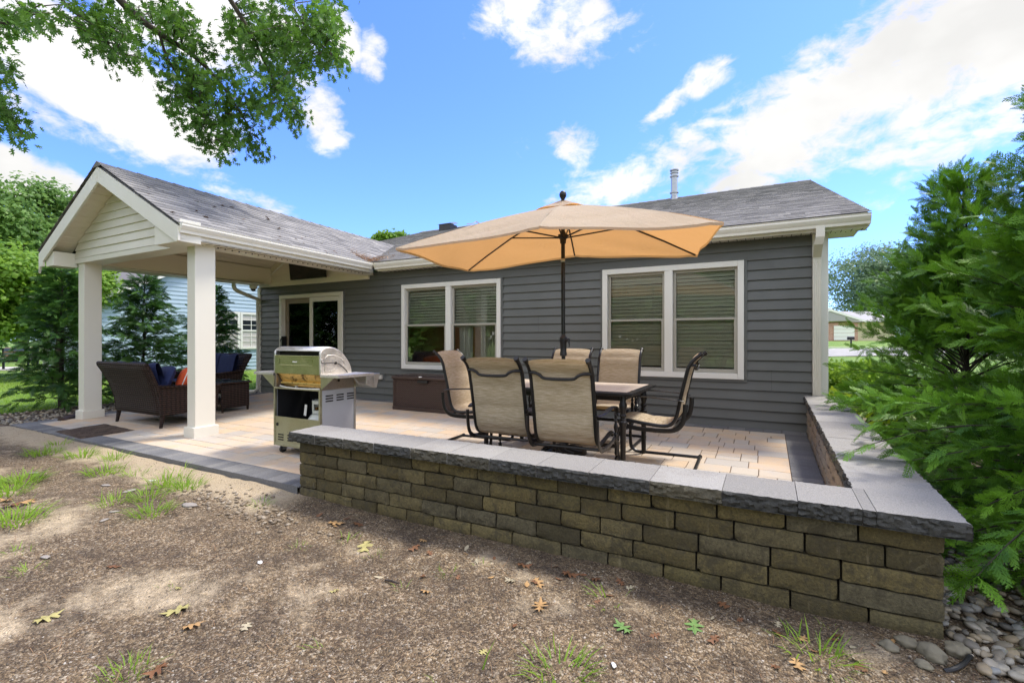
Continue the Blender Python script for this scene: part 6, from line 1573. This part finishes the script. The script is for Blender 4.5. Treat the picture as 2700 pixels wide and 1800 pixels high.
# ------------------------------------------------------------------ litter on the soil
def gpt(x, y): 
    z = -.17
    for _ in range(4): p = gz(x, y, z); z = float(hg(p.x, p.y))
    return Vector((p.x, p.y, z))
r = np.random.default_rng(5)
def icostone(seed, sx=1, sy=.75, sz=.5, sub=1, nz=.18):
    bm = bmesh.new(); bmesh.ops.create_icosphere(bm, subdivisions=sub, radius=.5); rr_ = np.random.default_rng(seed)
    for v in bm.verts: v.co *= 1+rr_.normal()*nz; v.co.x *= sx; v.co.y *= sy; v.co.z *= sz
    V = np.array([v.co[:] for v in bm.verts]); F = np.array([[v.index for v in f.verts] for f in bm.faces]); bm.free(); return V, F
def scat_stone(t_, P, Rm, S):
    V, F = scatter(t_[0], t_[1], P, Rm, S); return V, F, len(t_[1])
def m_pebble(name, cols, rough=.75):
    t = NT(name); a = t.attr(); return t.base(t.mix(t.rng(t.noise(60, 3, .6, t.pos()), .3, .7, 0, .35), t.ramp(a, [(i/(len(cols)-1), c) for i, c in enumerate(cols)]), (.2, .18, .15)), rough)
M['pebble'] = m_pebble('soil_pebbles', [(.05, .038, .028), (.12, .09, .058), (.22, .165, .11), (.34, .275, .195), (.50, .45, .38)])
M['river'] = m_pebble('river_stones', [(.09, .085, .075), (.17, .155, .13), (.27, .235, .18), (.36, .28, .17), (.44, .40, .33), (.28, .29, .29)], .6)
def randrot(n):
    a = r.random(n)*6.283; tl = r.normal(size=(n, 2))*.25; f = np.stack([np.cos(a), np.sin(a), tl[:, 0]], 1); return frames(f, np.tile([0, 0, 1.], (n, 1))+np.stack([tl[:, 1], tl[:, 0], 0*a], 1))
# loose grit, densest near the camera
n = 13000; dpt = 1.75+r.random(n)**1.6*5.5; lat = (r.random(n)*2-1)*1.12*dpt; P = np.array(FW)[None]*dpt[:, None]+np.array(RT)[None]*lat[:, None]
k = (P[:, 1] < 2.64) & (P[:, 0] > -9.6) & (P[:, 0] < .8); P = P[k]; n = len(P); P[:, 2] = hg(P[:, 0], P[:, 1])+.0005
V, F, nf_ = scat_stone(icostone(1, 1, .8, .55, 1), P, randrot(n), .005+.011*r.random(n)**2.2); stuff(fastmesh('soil_grit', V, F, M['pebble'], np.repeat(np.clip(r.normal(.45, .28, n), 0, 1), nf_)), 'loose grit and small pebbles strewn over the bare soil', 'gravel')
# river stones right of the wall and in the left bed
pos = []
while len(pos) < 2600:
    x, y = .70+1.6*r.random()**1.4, 1.2+4.2*r.random()
    if y < 2.5 and x < .78+.25*(2.5-y)*0+.0+max(0, (2.2-y))*.12+ .05*r.normal(): continue
    if y < 1.55: continue
    pos.append((x, y))
pos = np.array(pos); P = np.column_stack([pos, hg(pos[:, 0], pos[:, 1])+.008+.012*r.random(len(pos))]); n = len(P)
V, F, nf_ = scat_stone(icostone(2, 1, .72, .45, 2, .06), P, randrot(n), .025+.05*r.random(n)**1.3); stuff(fastmesh('river_stones', V, F, M['river'], np.repeat(r.random(n), nf_), smooth=True), 'rounded river stones in the bed right of the seat wall', 'gravel')
pos = np.column_stack([-9.72-1.5*r.random(1300), 2.75+4.2*r.random(1300)]); P = np.column_stack([pos, hg(pos[:, 0], pos[:, 1])+.01]); n = len(P)
V, F, nf_ = scat_stone(icostone(3, 1, .75, .5, 1, .08), P, randrot(n), .03+.05*r.random(n)); stuff(fastmesh('bed_stones', V, F, M['river'], np.repeat(r.random(n)*.8, nf_), smooth=True), 'brown stones in the planting bed under the left conifers', 'gravel')
# drain gravel by the wall end
c0_ = gpt(640, 1335); pos = np.column_stack([c0_.x+.42*r.normal(size=170), c0_.y+.10*r.normal(size=170)]); P = np.column_stack([pos, hg(pos[:, 0], pos[:, 1])+.005]); n = len(P)
V, F, nf_ = scat_stone(icostone(8, 1, .8, .5, 1, .14), P, randrot(n), .018+.03*r.random(n)); stuff(fastmesh('white_gravel', V, F, M['pebble'], np.repeat(  .35+.5*r.random(n), nf_)), 'pale gravel spilled at the foot of the sand by the wall end', 'gravel')
# pine needles and twigs
n = 5200; dpt = 1.75+r.random(n)**1.3*6; lat = (r.random(n)*2-1)*1.1*dpt; P = np.array(FW)[None]*dpt[:, None]+np.array(RT)[None]*lat[:, None]; k = (P[:, 1] < 2.6) & (P[:, 0] > -9.5) & (P[:, 0] < .8); P = P[k]; n = len(P); P[:, 2] = hg(P[:, 0], P[:, 1])+.003
NV_ = np.array([(-.012, 0, 0), (.012, 0, 0), (.05, .5, .05), (.075, .5, .05), (.02, 1, .01), (.03, 1, .01)]); NF_ = np.array([(0, 1, 3), (0, 3, 2), (2, 3, 5), (2, 5, 4)])
M['needle'] = m_pebble('dry_needles', [(.06, .035, .02), (.22, .11, .05), (.38, .22, .10), (.46, .34, .18)], .9)
V, F = scatter(NV_, NF_, P, randrot(n), .03+.06*r.random(n)**1.5); stuff(fastmesh('pine_needles', V, F, M['needle'], np.repeat(r.random(n), 4)), 'dry pine needles and bits of twig scattered on the soil', 'leaf litter')
# needles and leaves caught in the roof valley and on the porch roof
n = 520; va = np.array(shear(Vector((RX-.1, 6.35, RZ+.13)))); P = va+np.column_stack([r.normal(size=n)*.16-.02, np.abs(r.normal(size=n))*.30, np.zeros(n)]); P[:, 2] = np.maximum(EZ+RS*(P[:, 1]-EY), AZ+KM*3.3-sr*(P[:, 0]-K*(P[:, 1]-YR)-AX))+.03
V, F = scatter(NV_*np.array([2.2, 1, 1]), NF_, P, randrot(n), .06+.08*r.random(n)); stuff(fastmesh('valley_needles', V, F, m_pebble('dry_roof_needles', [(.35, .16, .06), (.55, .30, .13), (.6, .42, .24)], .9), np.repeat(r.random(n), 4)), 'orange dry needles gathered in the roof valley behind the gutter', 'leaf litter')
# grass: tufts in the soil, blades on the lawn
BL = np.array([(-.03, 0, 0), (.03, 0, 0), (-.024, .45, .02), (.024, .45, .02), (0, 1, -.12)]); BF = np.array([(0, 1, 3), (0, 3, 2), (2, 3, 4)])
tufts = [(112, 1196, 60, .10), (214, 1201, 55, .10), (150, 1172, 25, .08), (301, 1209, 36, .09), (280, 1245, 50, .10), (51, 1270, 90, .11), (20, 1300, 60, .10), (439, 1275, 60, .10), (490, 1286, 60, .09), (393, 1311, 40, .09), (296, 1326, 30, .08), (403, 1352, 44, .09), (30, 1377, 60, .12), (46, 1454, 26, .08), (76, 1505, 24, .08), (337, 1775, 70, .09), (454, 1546, 9, .07), (790, 1444, 20, .06), (862, 1709, 7, .08),
         (1474, 1772, 80, .13), (1175, 1510, 22, .06), (1600, 1575, 14, .12), (1068, 1548, 9, .06), (992, 1464, 16, .06), (915, 1426, 20, .08), (2165, 1735, 60, .12), (2110, 1700, 12, .12), (2190, 1660, 12, .05), (240, 1150, 16, .07), (350, 1252, 26, .07), (470, 1245, 12, .09), (690, 1330, 14, .06), (1270, 1490, 8, .05), (1680, 1475, 8, .05), (1220, 1795, 5, .12)]
P, Fd, S = [], [], []
for (x, y, k, h) in tufts:
    c = gpt(x, y); k = int(k*2.2 if y < 1400 else k*.9); h *= 1.25 if y < 1400 else .8
    for j in range(k):
        a = r.random()*6.283; q = r.random()**.6*h*1.2; P.append((c.x+q*math.cos(a), c.y+q*math.sin(a), c.z-.004)); lean = .35+.9*r.random(); Fd.append((math.cos(a)*lean+r.normal()*.2, math.sin(a)*lean+r.normal()*.2, .75)); S.append(h*(.5+.8*r.random()))
P, Fd, S = map(np.array, (P, Fd, S)); n = len(P)
V, F = scatter(BL*np.array([1.0, 1, 1.6]), BF, P, frames(Fd, np.tile([0, 0, 1.], (n, 1))+r.normal(size=(n, 3))*.2), S); stuff(fastmesh('grass_tufts', V, F, M['grass'], np.repeat(np.clip(r.normal(.55, .25, n), 0, 1), 3)), 'green grass and weed tufts sprouting from the bare soil', 'grass')
n = 42000; X = -10.6-12*r.random(n)**1.5; Y = 1.6+9.5*r.random(n); k = ~((X > -11.2) & (Y > 2.4)) & ((Y > 1.9) | (X < -12.5)); X, Y = X[k], Y[k]; n = len(X)
P = np.column_stack([X, Y, hg(X, Y)-.003]); a = r.random(n)*6.283; Fd = np.column_stack([np.cos(a)*.6, np.sin(a)*.6, np.full(n, .8)])
V, F = scatter(BL*np.array([2.2, 1, 1]), BF, P, frames(Fd, np.tile([0, 0, 1.], (n, 1))+r.normal(size=(n, 3))*.2), .04+.05*r.random(n)); stuff(fastmesh('lawn_grass', V, F, M['grass'], np.repeat(np.clip(r.normal(.6, .25, n), 0, 1), 3)), 'mown lawn grass beyond the left end of the patio', 'grass')
# fallen oak leaves
LO = [(1831, 1653, 'green', .14, 'green lobed oak leaf on the soil below the wall, lower right'), (1640, 1655, 'green', .10, 'small grey-green oak leaf on the soil, left of the large green leaf'), (961, 1447, 'yellow', .13, 'pale yellow oak leaf near the wall foot'), (1420, 1540, 'tan', .10, 'upper tan leaf of the curled pair below the middle of the wall'), (1424, 1598, 'tan', .13, 'lower tan curled leaf of the pair below the middle of the wall'),
      (1091, 1449, 'brown', .09, 'brown leaf between the yellow leaf and the wall'), (1384, 1495, 'rust', .09, 'rust leaf in the shade close to the wall'), (1505, 1518, 'rust', .10, 'rust curled leaf right of the tan pair, by the wall'), (888, 1380, 'tan', .12, 'tan leaf at the foot of the wall near its left end'), (945, 1385, 'rust', .10, 'rust leaf right beside the tan leaf at the wall foot'),
      (462, 1612, 'yellow', .12, 'yellow-green oak leaf in the left foreground'), (510, 1650, 'tan', .09, 'tan leaf just below the yellow-green one in the left foreground'), (130, 1630, 'yellow', .11, 'curled yellowish leaf at far left of the foreground'), (301, 1495, 'brown', .08, 'dark brown leaf on the pale sand at left'), (1275, 1719, 'yellow', .045, 'small round yellow leaf at bottom centre'),
      (410, 1775, 'rust', .08, 'rust leaf at the bottom left edge near the grass tuft'), (2104, 1755, 'tan', .08, 'tan leaf by the grass tuft at lower right'), (1910, 1598, 'brown', .07, 'brown leaf below the right half of the wall'), (1344, 1532, 'pale', .07, 'pale leaf left of the tan curled pair'), (30, 1335, 'rust', .12, 'rust leaf in the left grass tufts'),
      (70, 1328, 'tan', .12, 'tan leaf in the left grass tufts beside the rust one'), (15, 1322, 'tan', .11, 'tan leaf at the left frame edge in the grass'), (648, 1655, 'pale', .06, 'pale leaf right of centre-left foreground'), (880, 1560, 'yellow', .05, 'small yellow leaf right of the foreground middle'), (470, 1552, 'yellow', .05, 'small yellow leaf next to the green sprig'), (1880, 1690, 'rust', .07, 'rust leaf under the large green leaf'), (660, 1290, 'pale', .05, 'pale curled leaf on the sand strip')]
for i, (x, y, kd, s, lab) in enumerate(LO):
    p = gpt(x, y); V = OAKV.copy(); rr_ = np.random.default_rng(200+i); V[:, 2] += .25*rr_.random()*(V[:, 1]-.5)**2+.5*rr_.random()*np.abs(V[:, 0])**1.3*.8+.08*rr_.random()*np.sin(V[:, 1]*7)
    V[:, 0] *= .55+.4*rr_.random(); V[:, 2] -= V[:, 2].min(); V[:, 1] -= .5
    o = fastmesh('oak_leaf', V*s*1.1, OAKF, M['leaf_'+kd]); o.location = (p.x, p.y, p.z+.003); o.rotation_euler = (rr_.normal()*.08, rr_.normal()*.08, rr_.random()*6.28); tag(o, lab, 'leaf', 'fallen oak leaves')
for i in range(46):
    x = 820+1550*r.random(); yb = 1325+(x-790)*.228; y = yb+8+abs(r.normal())*75
    if y > 1785: continue
    p = gpt(x, y); rr_ = np.random.default_rng(600+i); V = (OAKV if i % 3 else LEAFV).copy(); V[:, 2] += .5*rr_.random()*np.abs(V[:, 0])**1.2+.35*(V[:, 1]-.5)**2*rr_.random(); V[:, 0] *= .5+.4*rr_.random(); V[:, 2] -= V[:, 2].min(); V[:, 1] -= .5
    o = fastmesh('dry_leaf', V*(.03+.05*rr_.random()), OAKF if i % 3 else LEAFF, M['leaf_'+('rust', 'brown', 'tan', 'brown', 'pale')[i % 5]]); o.location = (p.x, p.y, p.z+.004); o.rotation_euler = (rr_.normal()*.25, rr_.normal()*.25, rr_.random()*6.28); tag(o, 'small dry leaf scrap on the dark soil along the foot of the seat wall', 'leaf', 'dry leaf scraps along the wall')
# slate chips, rocks, edging
SC = [(342, 1295, .11, 'flat grey slate chip beside the left grass tufts'), (280, 1280, .10, 'long pale slate chip left of the grass tufts'), (88, 1248, .08, 'pale slate chip at far left of the soil'), (500, 1332, .16, 'large buff slate chip at the foot of the sand strip'), (402, 1268, .07, 'small white slate chip in the grass tufts'), (300, 1350, .07, 'small grey slate chip below the tufts'), (686, 1484, .05, 'white shell-like chip in the middle of the soil'), (275, 1372, .07, 'pinkish slate chip at left'), (120, 1470, .08, 'grey slate chip in the grey gravel at lower left'), (1618, 1755, .035, 'white pebble at the bottom edge')]
for i, (x, y, s, lab) in enumerate(SC):
    p = gpt(x, y); V, F = icostone(300+i, 1, .5, .12, 2, .12); o = fastmesh('stone_chip', V*s, F, M['slate'] if 'white' not in lab else M['paper']); o.location = (p.x, p.y, p.z+.006); o.rotation_euler = (0, 0, r.random()*3); tag(o, lab, 'stone', 'slate chips on the soil')
RK = [(2390, 1700, .10, 'rough rock nearest the wall corner on the soil'), (2344, 1708, .08, 'small dark rock left of the others by the wall corner'), (2456, 1728, .12, 'broad rough rock in the middle of the corner rocks'), (2522, 1722, .11, 'rough rock at the edge of the river stones'), (2436, 1758, .07, 'lumpy rock below the broad rock')]
for i, (x, y, s, lab) in enumerate(RK):
    p = gpt(x, y); V, F = icostone(400+i, 1, .8, .62, 3, .05); V *= (1+.16*np.sin(V[:, :1]*11+i)*np.cos(V[:, 1:2]*9)+.10*np.sin(V[:, 2:]*17+i*2))*s*.85; o = fastmesh('rock', V, F, M['rock'], smooth=True); o.location = (p.x, p.y, p.z+s*.12); o.rotation_euler = (0, 0, r.random()*3); tag(o, lab, 'rock', 'rocks at the wall corner')
mb = MB(); pts = [gpt(x, y)+Vector((0, 0, z)) for x, y, z in ((2490, 1768, .0), (2515, 1770, .012), (2540, 1762, .02), (2556, 1745, .022), (2560, 1730, .0))]; mb.tube(bez(pts, 5), .009, 8); tag(mb.build('edging_hose', M['blackplastic']), 'short black hose end among the river stones by the corner rocks', 'hose')
# stick on the soil
mb = MB(); a, b = gpt(1015, 1532), gpt(1052, 1541); mb.tube([a+Vector((0, 0, .008)), a.lerp(b, .5)+Vector((0, 0, .012)), b+Vector((0, 0, .006))], [.005, .006, .003], 6); tag(mb.build('stick', M['barkdark']), 'short dark stick lying on the soil left of centre', 'stick')
# a few small leaves on the porch roof
n = 46; u = r.random(n); s = r.random(n)**1.3; Pq = []
for i in range(n):
    x = RX+.02-(RX-AX)*.75*s[i]; y = YR+.1+2.6*u[i]; pt_ = shear(Vector((x, y, AZ-sr*(x-AX)+.03))); Pq.append(pt_)
V, F = scatter(OAKV, OAKF, np.array(Pq), randrot(n), .04+.05*r.random(n)); stuff(fastmesh('roof_leaves', V, F, M['leaf_rust'], None), 'small rusty leaves scattered on the porch roof', 'leaf litter')
